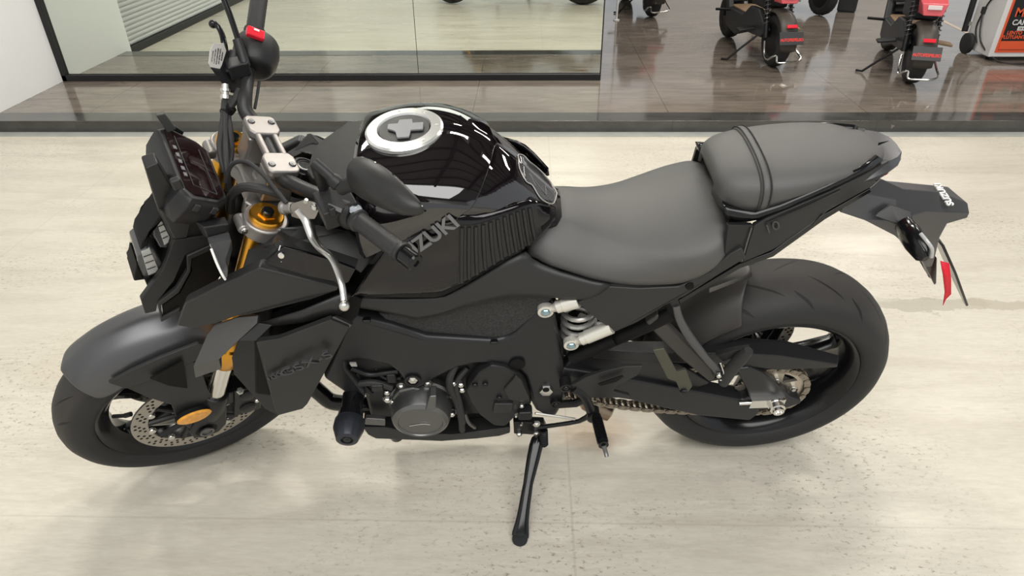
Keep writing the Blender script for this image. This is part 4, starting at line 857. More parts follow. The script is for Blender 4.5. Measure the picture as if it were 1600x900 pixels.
# ---- pillion seat with its strap
PS_ = [(0.468, 0.055, 0.938, 0.902), (0.478, 0.080, 0.952, 0.890), (0.500, 0.098, 0.962, 0.880), (0.54, 0.108, 0.968, 0.886), (0.60, 0.110, 0.972, 0.908), (0.66, 0.103, 0.976, 0.928), (0.71, 0.090, 0.978, 0.942), (0.75, 0.074, 0.977, 0.951), (0.785, 0.050, 0.973, 0.957), (0.800, 0.028, 0.968, 0.958)]
def pill(u, off=0.0, n=20):
    hw, wt, wb = interp(PS_, u); pts = []
    for k in range(-n, n+1):
        a = k/n*1.28; s = math.sin(a); c = math.cos(a)
        v = (hw+off)*math.copysign(abs(math.sin(abs(a)/1.28*math.pi/2))**0.85, a); w = wb + (wt-wb+off)*max(0, math.cos(a/1.28*math.pi/2))**0.42
        pts.append((u, v, w))
    return pts
rows = [pill(0.468+(0.80-0.468)*k/34) for k in range(35)]
f0 = [(p[0]+0.004, p[1]*0.9, min(p[2], 0.918)) for p in rows[0]]; l0 = [(p[0]-0.002, p[1]*0.8, p[2]-0.008) for p in rows[-1]]
pb = MB().grid([f0]+rows+[l0]); pil = pb.build('pillion_seat', M['seat'], bike, solid=0.008, ang=60)
for uu, off, wd, m in ((0.540, 0.004, 0.022, M['seat']),):
    sr = []
    for k in range(5):
        r = pill(uu+wd*k/4, (0.001, 0.004, 0.0045, 0.004, 0.001)[k]); sr.append([(p[0]+0.55*(abs(p[1]) if p[1] < 0 else -0*p[1])*0 + 0.30*(-p[1]) , p[1], p[2]) if False else p for p in r])
    st = MB().grid(sr); st.build('seat_strap', M['seat'], pil, solid=0.002, ang=60)
    for e in (0.004, wd-0.004):
        MB().tube(pill(uu+e, 0.005)[::2], 0.0012, 6, smooth=1).build('strap_stitching', mat('dark_stitching', (0.02, 0.02, 0.02), 0.8), pil)
# ================================================================ MOTORCYCLE: tail, stand, controls, steering head
# ---- tail cowl: side panels, base band under the pillion seat, rounded end
sheet('tail_base', [[(0.4727, -0.1080, 0.9132), (0.4867, -0.1140, 0.9083), (0.5365, -0.1160, 0.9006), (0.5828, -0.1140, 0.9202), (0.6596, -0.1000, 0.9527), (0.7245, -0.0780, 0.9709), (0.7634, -0.0520, 0.9803)],
                    [(0.4838, -0.1150, 0.8877), (0.5005, -0.1200, 0.8835), (0.5501, -0.1220, 0.8880), (0.5983, -0.1200, 0.9138), (0.6681, -0.1070, 0.9446), (0.7338, -0.0850, 0.9641), (0.7785, -0.0580, 0.9725)]], M['semi'], thick=0.02, sub=0, ang=60)
facets('tail_side_panel', [(0.5359, -0.1280, 0.8794), (0.5558, -0.1260, 0.8942), (0.6195, -0.1200, 0.9236), (0.6726, -0.1080, 0.9408), (0.7339, -0.0880, 0.9605), (0.7936, -0.0550, 0.9686), (0.7899, -0.0620, 0.9576), (0.7624, -0.0800, 0.9258), (0.6666, -0.1150, 0.8921), (0.6473, -0.1220, 0.8592), (0.5833, -0.1340, 0.8197), (0.5309, -0.1400, 0.7952),
        (0.6977, -0.1040, 0.9355), (0.5739, -0.1300, 0.8813)], [(0, 1, 2, 13), (13, 2, 3, 12, 9, 10, 11), (0, 13, 11), (12, 3, 4, 7, 8, 9), (4, 5, 6, 7)], M['panel'], thick=0.012)
MB().tube([(0.5566, -0.1300, 0.8866), (0.6148, -0.1240, 0.9149), (0.6862, -0.1080, 0.9433)], 0.0016, 8).build('panel_seam', M['semi'], bike)
panel('subframe_edge', [(0.4220, -0.1400, 0.6934), (0.4767, -0.1420, 0.7485), (0.5243, -0.1420, 0.7939), (0.5830, -0.1370, 0.8174), (0.6675, -0.1160, 0.8883), (0.7636, -0.0800, 0.9227), (0.7705, -0.0780, 0.9134), (0.6769, -0.1140, 0.8769), (0.5918, -0.1340, 0.8026), (0.5295, -0.1400, 0.7797), (0.4825, -0.1400, 0.7354), (0.4276, -0.1380, 0.6795)], M['semi'], thick=0.02)
facets('tail_joint_panel', [(0.4844, -0.1320, 0.8862), (0.5266, -0.1310, 0.8838), (0.5348, -0.1300, 0.8812), (0.5298, -0.1420, 0.7971), (0.5097, -0.1440, 0.8049), (0.4865, -0.1460, 0.8277)], [(0, 1, 4, 5), (1, 2, 3, 4)], M['plastic'], thick=0.012)
MB().tube([(0.5291, -0.1340, 0.8800), (0.5265, -0.1400, 0.8438), (0.5263, -0.1440, 0.8042)], 0.0014, 8).build('panel_seam', M['engine'], bike)
# rounded tail end with the light unit beneath
te_rows = []
for (u, hw, wt, wb) in ((0.70, 0.096, 0.950, 0.905), (0.755, 0.084, 0.961, 0.925), (0.79, 0.070, 0.9665, 0.938), (0.815, 0.054, 0.968, 0.948), (0.832, 0.030, 0.966, 0.955)):
    te_rows.append([(u, -hw, wt-0.012), (u, -hw*0.8, wt), (u, 0, wt+0.002), (u, hw*0.8, wt), (u, hw, wt-0.012), (u, hw*0.9, wb), (u, 0, wb-0.004), (u, -hw*0.9, wb)])
MB().loft(te_rows).build('tail_cowl', M['paint'], bike, bevel=0.002, ang=40)
MB().box((0.63, 0, 0.885), (0.26, 0.15, 0.05), Matrix.Rotation(R(-14), 3, 'Y')).build('tail_tray', M['dark'], bike, bevel=0.01)
MB().box((0.775, 0, 0.925), (0.07, 0.10, 0.02), Matrix.Rotation(R(-25), 3, 'Y')).build('tail_light', M['red'], bike, bevel=0.006)
MB().plate([(0.7737, -0.0300, 0.9908), (0.7975, -0.0220, 0.9892), (0.7746, -0.0300, 0.9851)], (0, 0, 0.001)).build('tail_slot', M['dark'], bike)

text('model_lettering', '10', 0.03, basis((0.5682, -0.1345, 0.8790), Vector((0.6227, -0.1280, 0.9042))-Vector((0.5454, -0.1365, 0.8658)), Vector((0.5581, -0.1310, 0.8936))-Vector((0.5825, -0.1350, 0.8535))), M['ghost'], bike, extrude=0.001)

# ---- rear fender / number plate holder
def rf(mm, s):
    b = MB(); V = mm([(0.7511, -0.0450, 0.8491), (0.7846, -0.0380, 0.8796), (0.8323, 0.0000, 0.8863), (0.8920, 0.0000, 0.8571), (0.9719, 0.0200, 0.8477), (1.0470, 0.0000, 0.8153), (1.0219, -0.0450, 0.8265), (0.9196, -0.0500, 0.8374), (0.8542, -0.0700, 0.8328), (0.8015, -0.0550, 0.8223), (0.7471, -0.0450, 0.8378), (0.8594, -0.0350, 0.8588),
                     (1.0231, -0.0450, 0.8130), (0.9832, -0.0500, 0.8032), (0.9889, -0.0450, 0.7602), (1.0153, -0.0350, 0.6873), (1.0583, -0.0200, 0.5973), (0.9717, -0.0500, 0.7048), (0.8642, -0.0750, 0.7961)])
    V = [(x, 0.0 if abs(y) < 0.021 else y, z) for x, y, z in V]
    F = [(0, 1, 9, 10), (1, 11, 8, 9), (1, 2, 3, 11), (11, 3, 4, 7, 8), (4, 5, 6, 7), (6, 12, 13, 7), (7, 13, 14, 15, 17, 18, 8), (15, 16, 17), (9, 8, 18)]
    ff = []
    for f in F:
        p = [Vector(V[i]) for i in f]; n = Vector((0, 0, 0))
        for i in range(len(p)): n += p[i].cross(p[(i+1) % len(p)])
        ff.append(f if n.dot(Vector((0.2, s*0.6, 1))) > 0 else f[::-1])
    return b.add(V, ff)
rfo = both(rf, 'plate_holder', M['paint'], None, solid=0.008, bevel=0.002, recalc=False, ang=25)
text('maker_lettering', 'SUZUKI', 0.019, basis((0.9778, -0.0060, 0.8424), Vector((0.9786, 0.0170, 0.8448))-Vector((0.9796, -0.0320, 0.8393)), Vector((0.9336, -0.0100, 0.8370))-Vector((1.0146, -0.0100, 0.8376))) @ Matrix.Translation((0, 0, 0.004)), M['white'], bike, sx=1.0, extrude=0.0015, bold=0.0006)
MB().loft([[(0.8004, -0.0650, 0.8422), (0.8385, -0.0500, 0.8614), (0.8811, -0.0650, 0.8524), (0.8776, -0.0800, 0.8286)], [(0.8471, -0.0850, 0.8339), (0.8529, -0.0800, 0.8411), (0.8791, -0.0850, 0.8442), (0.8775, -0.0900, 0.8303)]]).build('indicator_mount', M['panel'], bike, bevel=0.004)
def rear_ind(mm, s):
    p0 = Vector(mm([(0.8602, -0.0850, 0.8367)])[0]); p1 = Vector(mm([(0.8680, -0.1750, 0.8240)])[0])
    return MB().lathe(p0, p1-p0, [(0, 0.020), (0.02, 0.022), (0.024, 0.0245), (0.05, 0.024), ((p1-p0).length-0.01, 0.018), ((p1-p0).length, 0.008)], 20, sx=0.75)
ri = both(rear_ind, 'indicator', M['semi'])
MB().tube([(0.8469, -0.1550, 0.8719), (0.8549, -0.1750, 0.8652), (0.8651, -0.1800, 0.8532), (0.8727, -0.1800, 0.8334)], 0.0035, 8).build('indicator_lens', M['ledlens'], ri)
# mounting blade and number plate hanging edge-on
panel('plate_bracket', [(0.9780, -0.0350, 0.7003), (1.0332, -0.0200, 0.6767), (1.0724, -0.0150, 0.5917), (1.0706, -0.0150, 0.5855), (1.0487, -0.0200, 0.6122), (1.0111, -0.0300, 0.6595)], M['semi'], thick=0.01)
npl = MB(); a0 = Vector((1.0303, 0.0000, 0.7179)); a1 = Vector((1.1959, 0.0000, 0.5035)); dn = (a1-a0).normalized(); nn = Vector((dn.z, 0, -dn.x))
npl.plate([a0+Vector((0, -0.022, 0)), a0+Vector((0, 0.03, 0)), a0+dn*0.10+Vector((0, 0.032, 0)), a1+Vector((0, 0.008, 0)), a1+Vector((0, -0.008, 0)), a0+dn*0.10+Vector((0, -0.030, 0))], nn*0.006)
npo = npl.build('number_plate_backing', M['semi'], bike, bevel=0.002)
rib = MB().grid([[(1.0349, -0.0300, 0.6781), (1.0593, -0.0300, 0.6693)], [(1.0591, -0.0320, 0.6356), (1.0845, -0.0320, 0.6223)], [(1.0867, -0.0340, 0.5828), (1.1062, -0.0340, 0.5734)], [(1.1031, -0.0350, 0.5357), (1.1008, -0.0350, 0.5576)]])
rib.build('ribbon', M['ribbon'], npo, solid=0.0012)

# ---- rear hugger over the tyre
hr = []
for i in range(15):
    a = R(107+(142-107)*i/14); row = []
    for k in range(-8, 9):
        s = k/8; drop = 0.060*abs(s)**2.6; r = 0.342-drop; v = 0.104*s
        sh = R(4)*0 + R(10)*max(0, -s)*(1-i/14)*1.1
        aa = a+sh; row.append((r*math.cos(aa), v, r*math.sin(aa)))
    hr.append(row)
MB().grid(hr).build('rear_hugger', M['zip'], bike, Matrix.Translation(RA), solid=0.004, sub=1)
MB().plate([(0.5120, -0.0700, 0.6527), (0.6201, -0.0200, 0.6465), (0.6241, -0.0200, 0.6364), (0.5145, -0.0700, 0.6407)], (0.001, 0, 0.003)).build('hugger_rib', M['engine'], bike)

# ---- passenger peg hanger
panel('hanger_tube', [(0.3642, -0.1350, 0.6197), (0.3876, -0.1350, 0.6469), (0.4581, -0.1500, 0.5714), (0.5262, -0.1650, 0.4973), (0.5439, -0.1700, 0.4630), (0.5290, -0.1700, 0.4495), (0.4626, -0.1550, 0.5088), (0.4164, -0.1450, 0.5569)], M['zip'], thick=0.022, bevel=0.007, twin=False)
MB().tube([(0.4185, -0.1420, 0.6803), (0.4310, -0.1500, 0.6452), (0.4592, -0.1600, 0.5979), (0.4964, -0.1720, 0.5503), (0.5352, -0.1800, 0.5044), (0.5510, -0.1800, 0.4850)], [0.008, 0.009, 0.010, 0.009, 0.010, 0.011], 10, flat=0.6).build('peg_hanger', M['paint'], bike)
panel('hanger_bracket', [(0.3886, -0.1500, 0.5469), (0.4134, -0.1500, 0.5522), (0.4532, -0.1580, 0.4762), (0.4712, -0.1600, 0.4871), (0.4979, -0.1600, 0.4235), (0.4904, -0.1600, 0.3991), (0.4726, -0.1600, 0.4052), (0.4564, -0.1580, 0.4403), (0.4357, -0.1560, 0.4509)], mat('olive_grey_bracket', (0.085, 0.082, 0.062), 0.4, metal=0.4), thick=0.008, twin=False)
bolt_part('hanger_bolt', (0.4793, -0.1620, 0.4075), 0.009, 0.004, M['block'])
pp = MB(); pp.tube([(0.5552, -0.1820, 0.4638), (0.5575, -0.1900, 0.5204), (0.5650, -0.2000, 0.5722), (0.5723, -0.2050, 0.6033)], [0.012, 0.015, 0.014, 0.010], 12)
ppo = pp.build('passenger_peg', M['rubber'], bike)
MB().plate([(0.5283, -0.1600, 0.5339), (0.5534, -0.1900, 0.5862), (0.5765, -0.2000, 0.6033), (0.5719, -0.2000, 0.5889), (0.5453, -0.1700, 0.5229)], (0, 0.01, 0.004)).build('peg_wing', M['panel'], ppo, bevel=0.002)
MB().tube([(0.5323, -0.1850, 0.5379), (0.5413, -0.1900, 0.5168), (0.5490, -0.1900, 0.4888), (0.5398, -0.1900, 0.4847)], 0.002, 8).build('peg_spring', M['chrome'], ppo)
bolt_part('peg_pin', (0.5336, -0.1920, 0.5038), 0.006, 0.004, M['zinc'], hexa=False)

# ---- rear shock and the two bright rods
shk = MB(); s0 = Vector((0.19, -0.03, 0.70)); s1 = Vector((0.235, -0.03, 0.50))
shk.cyl(s0, s1, 0.018); shk.lathe(s0, s1-s0, [(0.0, 0.04), (0.02, 0.04)], 24); shk.lathe(s0, s1-s0, [(0.16, 0.04), (0.19, 0.04)], 24)
sho = shk.build('rear_shock', M['dark'], bike)
cpts = []; dS = (s1-s0).normalized(); _, ea, eb2 = MB().frame(dS)
c0 = Vector((0.2296, -0.0750, 0.6184)); c1 = Vector((0.2338, -0.0750, 0.5177)); dS = (c1-c0).normalized(); _, ea, eb2 = MB().frame(dS); Ls = (c1-c0).length
for k in range(73):
    a = 2*math.pi*k/18; cpts.append(c0+dS*(Ls*k/72)+ea*(0.036*math.cos(a))+eb2*(0.036*math.sin(a)))
MB().tube(cpts, 0.0062, 8, smooth=1).build('shock_spring', mat('pale_grey_spring', (0.55, 0.54, 0.52), 0.3, metal=0.5), sho)
for (x0, y0, x1, y1) in ((852, 485, 903, 470), (892, 537, 955, 511)):
    p0 = Vector((0, 0, 0)); 
    P0 = Vector((0.1481, -0.1360, 0.6730)) if x0 == 852 else Vector((0.2082, -0.1360, 0.5637)); P1 = Vector((0.2135, -0.1400, 0.7029)) if x0 == 852 else Vector((0.2906, -0.1400, 0.6187))
    d = (P1-P0).normalized(); L = (P1-P0).length
    b = MB(); b.lathe(P0+Vector((0, 0.008, 0)), (0, -1, 0), [(0, 0.0165), (0.014, 0.0165), (0.015, 0.011), (0.012, 0.0105)], 28)
    b.lathe(P0, d, [(0.01, 0.007), (0.022, 0.010), (0.026, 0.014), (0.038, 0.014), (0.039, 0.0155), (L, 0.0155)], 20)
    rod = b.build('guard_rod', mat('white_satin_metal', (0.72, 0.70, 0.64), 0.32, metal=0.5), bike)
    bolt_part('rod_bolt', P0+Vector((0, -0.006, 0)), 0.009, 0.003, mat('blue_zinc_bolt', (0.35, 0.50, 0.56), 0.3, metal=0.9), parent=rod)
MB().tube([(0.2144, -0.1200, 0.4928), (0.2600, -0.1200, 0.5244), (0.3074, -0.1200, 0.5550)], 0.016, 12, smooth=1).build('sub_frame_tube', M['dark'], bike)
MB().tube([(0.3126, -0.1100, 0.5475), (0.3727, -0.1200, 0.5985), (0.4185, -0.1300, 0.6480)], 0.018, 12, smooth=1).build('sub_frame_tube', M['dark'], bike)

# ---- rider foot controls
panel('heel_plate', [(0.2034, -0.1500, 0.4276), (0.2226, -0.1550, 0.4428), (0.2452, -0.1580, 0.4693), (0.2879, -0.1650, 0.4992), (0.3286, -0.1720, 0.5217), (0.3643, -0.1760, 0.5248), (0.3571, -0.1760, 0.4932), (0.3178, -0.1720, 0.4526), (0.3105, -0.1700, 0.4285), (0.3507, -0.1720, 0.4115), (0.3486, -0.1720, 0.4041), (0.2866, -0.1680, 0.4024), (0.2580, -0.1620, 0.3959), (0.2352, -0.1580, 0.4068)], M['panel'], thick=0.010, twin=False)
MB().plate([(0.2708, -0.1745, 0.4682), (0.3210, -0.1800, 0.5028), (0.3244, -0.1800, 0.4980), (0.3098, -0.1780, 0.4776), (0.2773, -0.1745, 0.4607)], (0, -0.002, 0)).build('heel_slot_shade', M['dark'], bike)  # dark plate laid on top, painted as the shaded inside of the slot
for p in ((0.2032, -0.1520, 0.4278), (0.1874, -0.1300, 0.3323)):
    b = MB(); b.lathe(p, (0, -1, 0), [(-0.02, 0.014), (0.004, 0.014), (0.005, 0.010), (0.002, 0.009)], 24); b.build('bracket_lug', M['block'], bike); bolt_part('bracket_bolt', Vector(p)+Vector((0, -0.003, 0)), 0.0065, 0.003, M['block'], hexa=False)
MB().tube([(0.1926, -0.1280, 0.3265), (0.2338, -0.1400, 0.3461), (0.2578, -0.1500, 0.3793)], 0.010, 10, smooth=1).build('peg_bracket_arm', M['block'], bike)
MB().tube([(0.2212, -0.1520, 0.4243), (0.2465, -0.1560, 0.3984), (0.2654, -0.1600, 0.3462)], 0.012, 10).build('peg_bracket_arm', M['block'], bike)
fp0 = Vector((0.2777, -0.1750, 0.3407)); fp1 = Vector((0.2820, -0.2650, 0.3553))
fp = MB(); Lf = (fp1-fp0).length
prof = [(0, 0.012)]
for k in range(14): prof += [(0.012+k*(Lf-0.02)/14, 0.0135), (0.012+(k+0.6)*(Lf-0.02)/14, 0.0135), (0.012+(k+0.62)*(Lf-0.02)/14, 0.0115), (0.012+(k+0.98)*(Lf-0.02)/14, 0.0115)]
prof += [(Lf, 0.012)]
fp.lathe(fp0, fp1-fp0, prof, 16); fpo = fp.build('foot_peg', M['semi'], bike, ang=30)
MB().tube([fp1, (0.2861, -0.2750, 0.3442), (0.2881, -0.2850, 0.3387)], [0.006, 0.0055, 0.005], 8).build('peg_feeler', M['engine'], fpo)
MB().lathe((0.2741, -0.1650, 0.3263), (0, -1, 0), [(-0.02, 0.016), (0.01, 0.016), (0.012, 0.01)], 20).build('peg_clevis', M['block'], fpo)
MB().tube([(0.1439, -0.1400, 0.2480), (0.1909, -0.1450, 0.2637), (0.2448, -0.1500, 0.2844), (0.2684, -0.1550, 0.3175)], [0.006, 0.0055, 0.006, 0.008], 10, smooth=2).build('shift_lever', M['semi'], bike)
MB().tube([(0.1343, -0.1550, 0.3315), (0.1796, -0.1550, 0.3178), (0.2321, -0.1550, 0.3008)], 0.0032, 8, smooth=1).build('shift_rod', M['zinc'], bike)
sm = MB(); sm.box((0, 0, 0), (0.035, 0.03, 0.03)); sm.build('shift_joint', M['block'], bike, Matrix.Translation((0.1099, -0.1500, 0.3312)), bevel=0.006)
for p, r in (((0.0878, -0.1600, 0.3311), 0.004), ((0.1140, -0.1600, 0.3267), 0.004), ((0.1015, -0.1550, 0.3651), 0.006), ((0.1012, -0.1500, 0.2800), 0.004)): bolt_part('control_bolt', p, r, 0.004, M['zinc'])
bolt_part('control_bolt', (0.1386, -0.1550, 0.2850), 0.0095, 0.004, M['zinc'])

# ---- side stand
panel('stand_bracket', [(0.0835, -0.1250, 0.2523), (0.1613, -0.1250, 0.2414), (0.1727, -0.1250, 0.2000), (0.1499, -0.1250, 0.1897), (0.0853, -0.1250, 0.2000)], M['block'], thick=0.02, twin=False)
for p, r in (((0.0982, -0.1300, 0.2039), 0.0075), ((0.1425, -0.1300, 0.2038), 0.009)): bolt_part('stand_bolt', p, r, 0.004, M['zinc'])
top_ = Vector((0.1495, -0.1250, 0.2016)); foot_ = Vector((0.0895, -0.350, 0.0815)); d = (foot_-top_); Ld = d.length; d.normalize(); e1 = Vector((1, 0, 0)) - d*d.x; e1.normalize(); e2 = d.cross(e1)
rows = []
for t, wx, wy in ((0, 0.020, 0.010), (0.25, 0.0175, 0.009), (0.45, 0.014, 0.009), (0.5, 0.0125, 0.008), (0.55, 0.014, 0.009), (0.75, 0.0145, 0.010), (0.88, 0.018, 0.010), (0.95, 0.022, 0.008), (1.0, 0.023, 0.006)):
    c = top_+d*(Ld*t) + e1*(-0.004*math.sin(math.pi*t)); rows.append([c+e1*(wx*math.cos(2*math.pi*k/16))+e2*(wy*math.sin(2*math.pi*k/16)) for k in range(16)])
sd = MB().loft(rows).build('side_stand', M['semi'], bike, sub=1)
MB().lathe((0.0895, -0.350, 0.0815), (0, -math.sin(LEAN), math.cos(LEAN)), [(-0.0045, 0.02), (0.006, 0.019)], 20, sx=1.0).build('stand_foot', M['semi'], sd)
spn = []; q0 = Vector((0.1588, -0.1400, 0.2355)); q1 = Vector((0.1615, -0.1500, 0.1802)); dq = (q1-q0); Lq = dq.length; dq.normalize(); _, ea, eb2 = MB().frame(dq)
for k in range(109): a = 2*math.pi*k/12; spn.append(q0+dq*(Lq*k/108)+ea*(0.009*math.cos(a))+eb2*(0.009*math.sin(a)))
MB().tube(spn, 0.0024, 6, smooth=1).build('stand_spring', M['block'], sd)
MB().cyl(q0, q1, 0.006, n=10).build('stand_spring_pin', M['dark'], sd)

# ================================================================ steering parts (built straight ahead, turned by ST)
CC = Vector((-0.42, 0, 0.935))
def loc(a, v, h=0.0): return CC + E1*a + Vector((0, v, 0)) + AX*h
tcl = MB(); o = []
def arc(ca, cv, r, a0, a1, n=10): return [loc(ca+r*math.cos(R(a0+(a1-a0)*k/n)), cv+r*math.sin(R(a0+(a1-a0)*k/n))) for k in range(n+1)]
ol = arc(0, -0.105, 0.041, 120, 360, 16) + [loc(0.055, -0.07), loc(0.062, -0.03), loc(0.062, 0.03), loc(0.055, 0.07)] + arc(0, 0.105, 0.041, 0, 240, 16) + [loc(-0.028, 0.06), loc(-0.012, 0.03), loc(-0.012, -0.03), loc(-0.028, -0.06)]
tcl.plate(ol, AX*-0.032)
for s in (-1, 1): tcl.lathe(loc(-0.041, 0.105*s-0.010*s, -0.016), (0, s, 0), [(-0.012, 0.011), (0.026, 0.011)], 16)
tcl.lathe(loc(0.035, 0), AX, [(-0.04, 0.03), (0.008, 0.028)], 28)
tri = tcl.build('triple_clamp', M['silver'], bike, ST, bevel=0.005, seg=3)
for s in (-1, 1):
    MB().bolt(loc(-0.041, 0.105*s+0.017*s, -0.016), (0, s, 0), 0.0075, 0.002, 0, False).build('clamp_bolt', M['zinc'], tri)
    g = MB(); g.lathe(loc(0, 0.105*s, 0.0), AX, [(-0.005, 0.031), (0.006, 0.031), (0.009, 0.029), (0.0085, 0.019)], 40); g.lathe(loc(0, 0.105*s, 0.006), AX, [(0, 0.0175), (0.005, 0.0165)], 6)
    cg_ = g.build('fork_cap', M['gold'], tri, ang=30)
    MB().lathe(loc(0, 0.105*s, 0.010), AX, [(0, 0.0115), (0.007, 0.011), (0.009, 0.009)], 20).build('fork_adjuster', M['semi'], cg_)
lower = MB(); lower.plate([p - AX*0.20 for p in ol], AX*-0.035); lower.build('lower_clamp', M['dark'], bike, ST, bevel=0.004)
# risers and bar clamp
BC = Vector((-0.368, 0, 0.985))
for s in (-1, 1):
    rs_ = MB(); rs_.loft([[BC+Vector((0, 0.052*s, 0))+AX*h+E1*(w_*cx)+Vector((0, 0.022*cy, 0)) for cx, cy in ((-1, -1), (1, -1), (1, 1), (-1, 1))] for h, w_ in ((-0.06, 0.030), (-0.02, 0.026), (0.002, 0.029))])
    rs_.build('handlebar_riser', M['silver'], tri, bevel=0.005)
bcl = MB(); o = []
hh = 0.014
def bl(a, v, h): return BC + E1*a + Vector((0, v, 0)) + AX*h
outl = [(-0.030, -0.072), (-0.024, -0.080), (0.024, -0.080), (0.030, -0.072), (0.030, -0.036), (0.020, -0.022), (0.020, 0.022), (0.030, 0.036), (0.030, 0.072), (0.024, 0.080), (-0.024, 0.080), (-0.030, 0.072), (-0.030, 0.036), (-0.020, 0.022), (-0.020, -0.022), (-0.030, -0.036)]
for s in (-1, 1):
    half = [(-0.030, s*0.072), (-0.024, s*0.080), (0.024, s*0.080), (0.030, s*0.072), (0.030, s*0.038), (0.022, s*0.026), (-0.022, s*0.026), (-0.030, s*0.038)]
    bcl.plate([bl(a, v, 0.004) for a, v in half], AX*0.016)
for s in (-1, 1): bcl.plate([bl(0.010*s, -0.03, 0.006), bl(0.021*s, -0.03, 0.006), bl(0.021*s, 0.03, 0.006), bl(0.010*s, 0.03, 0.006)], AX*0.013)
bco = bcl.build('bar_clamp', M['silver'], tri, bevel=0.004, seg=3)
for sa_ in (-1, 1):
    for s in (-1, 1): MB().bolt(bl(0.019*sa_, 0.060*s, 0.020), AX, 0.0068, 0.003, 0, False).build('clamp_bolt', M['engine'], bco)
tri_children = [c for c in bpy.data.objects if c.parent == tri]
# handlebar
BAR = [(-0.2370, -0.3850, 1.0229), (-0.2482, -0.3600, 1.0253), (-0.2704, -0.2900, 1.0144), (-0.2860, -0.2400, 1.0029), (-0.3118, -0.1850, 0.9999), (-0.3243, -0.1550, 0.9987), (-0.3390, -0.1250, 0.9887), (-0.3557, -0.0950, 0.9836), BC-Vector((0, 0.07, 0)), BC, BC+Vector((0, 0.07, 0)), (-0.3773, 0.1000, 1.0020), (-0.3656, 0.1300, 1.0160), (-0.3400, 0.1850, 1.0206), (-0.3102, 0.2400, 1.0353), (-0.2657, 0.3200, 1.0654), Vector((-0.2657, 0.3200, 1.0654))+(Vector((-0.2657, 0.3200, 1.0654))-Vector((-0.3102, 0.2400, 1.0353)))*0.7]
BAR = [Vector(p) for p in BAR]
hb_ = MB(); hb_.tube(BAR[2:-2], [0.011, 0.011, 0.0115, 0.0125, 0.0135, 0.014, 0.0142, 0.0142, 0.0142, 0.0142, 0.0135, 0.012, 0.011], 20); hbo = hb_.build('handlebar', M['panel'], bike, ST)
def grip(p0, p1, end):
    d = (p1-p0); L = d.length; g = MB(); prof = [(0, 0.0185), (0.004, 0.0205), (0.010, 0.0205), (0.012, 0.0165)]
    for k in range(24): prof.append((0.014+(L-0.026)*k/23, 0.0163+(0.0008 if k % 2 else 0)))
    prof += [(L-0.010, 0.0165), (L-0.008, 0.019), (L, 0.019)]
    g.lathe(p0, d, prof, 28); o = g.build('handlebar_grip', RIBG, hbo, ang=60)
    b = MB(); b.lathe(p1, d, [(-0.002, 0.0155), (0.030, 0.0155), (0.033, 0.013), (0.033, 0.006), (0.030, 0.005)], 28); b.build('bar_end', M['semi'], hbo, ang=30)
    return o
RIBG = mat('grip_rubber', (0.03, 0.03, 0.031), 0.5); kg = NT(RIBG)
wv = kg.n('ShaderNodeTexVoronoi'); wv.feature = 'DISTANCE_TO_EDGE'; wv.inputs['Scale'].default_value = 62; kg.l(kg.coord((1, 0.5, 1)), wv.inputs['Vector'])
kg.l(kg.bump(kg.math('GREATER_THAN', wv.outputs['Distance'], 0.09), 0.8, 0.002), kg.b.inputs['Normal'])
gl0 = Vector((-0.2879, -0.2320, 1.0002)); gl1 = Vector((-0.2506, -0.3520, 1.0222)); grip(gl0, gl1, -1)
gr0 = Vector((-0.3014, 0.2580, 1.0427)); grd = (Vector((-0.2662, 0.3250, 1.0624))-gr0).normalized(); grip(gr0, gr0+grd*0.125, 1)
# left switch housing
sd_ = (gl1-gl0).normalized(); sw = MB(); swc = Vector((-0.3099, -0.1980, 0.9921))
sw.lathe(gl0-sd_*0.062, sd_, [(0, 0.020), (0.004, 0.027), (0.030, 0.031), (0.052, 0.029), (0.060, 0.022)], 24, sx=0.85)
sw.box(gl0-sd_*0.040+AX*0.006-E1*0.012, (0.062, 0.056, 0.044), None)
swo = sw.build('switch_housing', M['plastic'], hbo, bevel=0.004)
MB().lathe((-0.2825, -0.2250, 1.0190), AX, [(-0.006, 0.012), (0.0, 0.011), (0.002, 0.007)], 20).build('dip_switch', mat('pale_blue_grey_switch', (0.42, 0.45, 0.50), 0.3), swo)
MB().plate([(-0.3241, -0.2150, 1.0418), (-0.3103, -0.2350, 1.0428), (-0.3138, -0.2350, 1.0347), (-0.3265, -0.2150, 1.0347)], (0.002, -0.003, 0.001)).build('switch_symbols', M['letter'], swo)
sx0 = Vector((-0.3220, -0.2220, 1.0299)); MB().box((0, 0, 0), (0.012, 0.014, 0.02)).build('horn_button', M['plastic'], swo, Matrix.Translation(sx0), bevel=0.003)
# clutch lever and perch
lp = MB(); lp.plate([(-0.3749, -0.1500, 0.9987), (-0.3530, -0.1650, 1.0136), (-0.3393, -0.1780, 1.0136), (-0.3346, -0.1850, 1.0032), (-0.3425, -0.1850, 0.9917), (-0.3662, -0.1650, 0.9824), (-0.3760, -0.1520, 0.9805)], AX*-0.014)
lp.lathe((-0.3815, -0.1400, 0.9792), Vector((-0.3815, -0.1400, 0.9792))-Vector((-0.3630, -0.1600, 0.9894)), [(-0.012, 0.010), (0.004, 0.0105), (0.005, 0.013), (0.012, 0.013), (0.014, 0.006)], 20)
lpo = lp.build('clutch_perch', M['silver'], hbo, bevel=0.003)
MB().bolt((-0.3414, -0.1800, 1.0065), AX, 0.007, 0.003, 0, False).build('lever_pivot', M['zinc'], lpo); MB().bolt((-0.3519, -0.1680, 1.0128), AX, 0.004, 0.003).build('lever_pivot', M['zinc'], lpo)
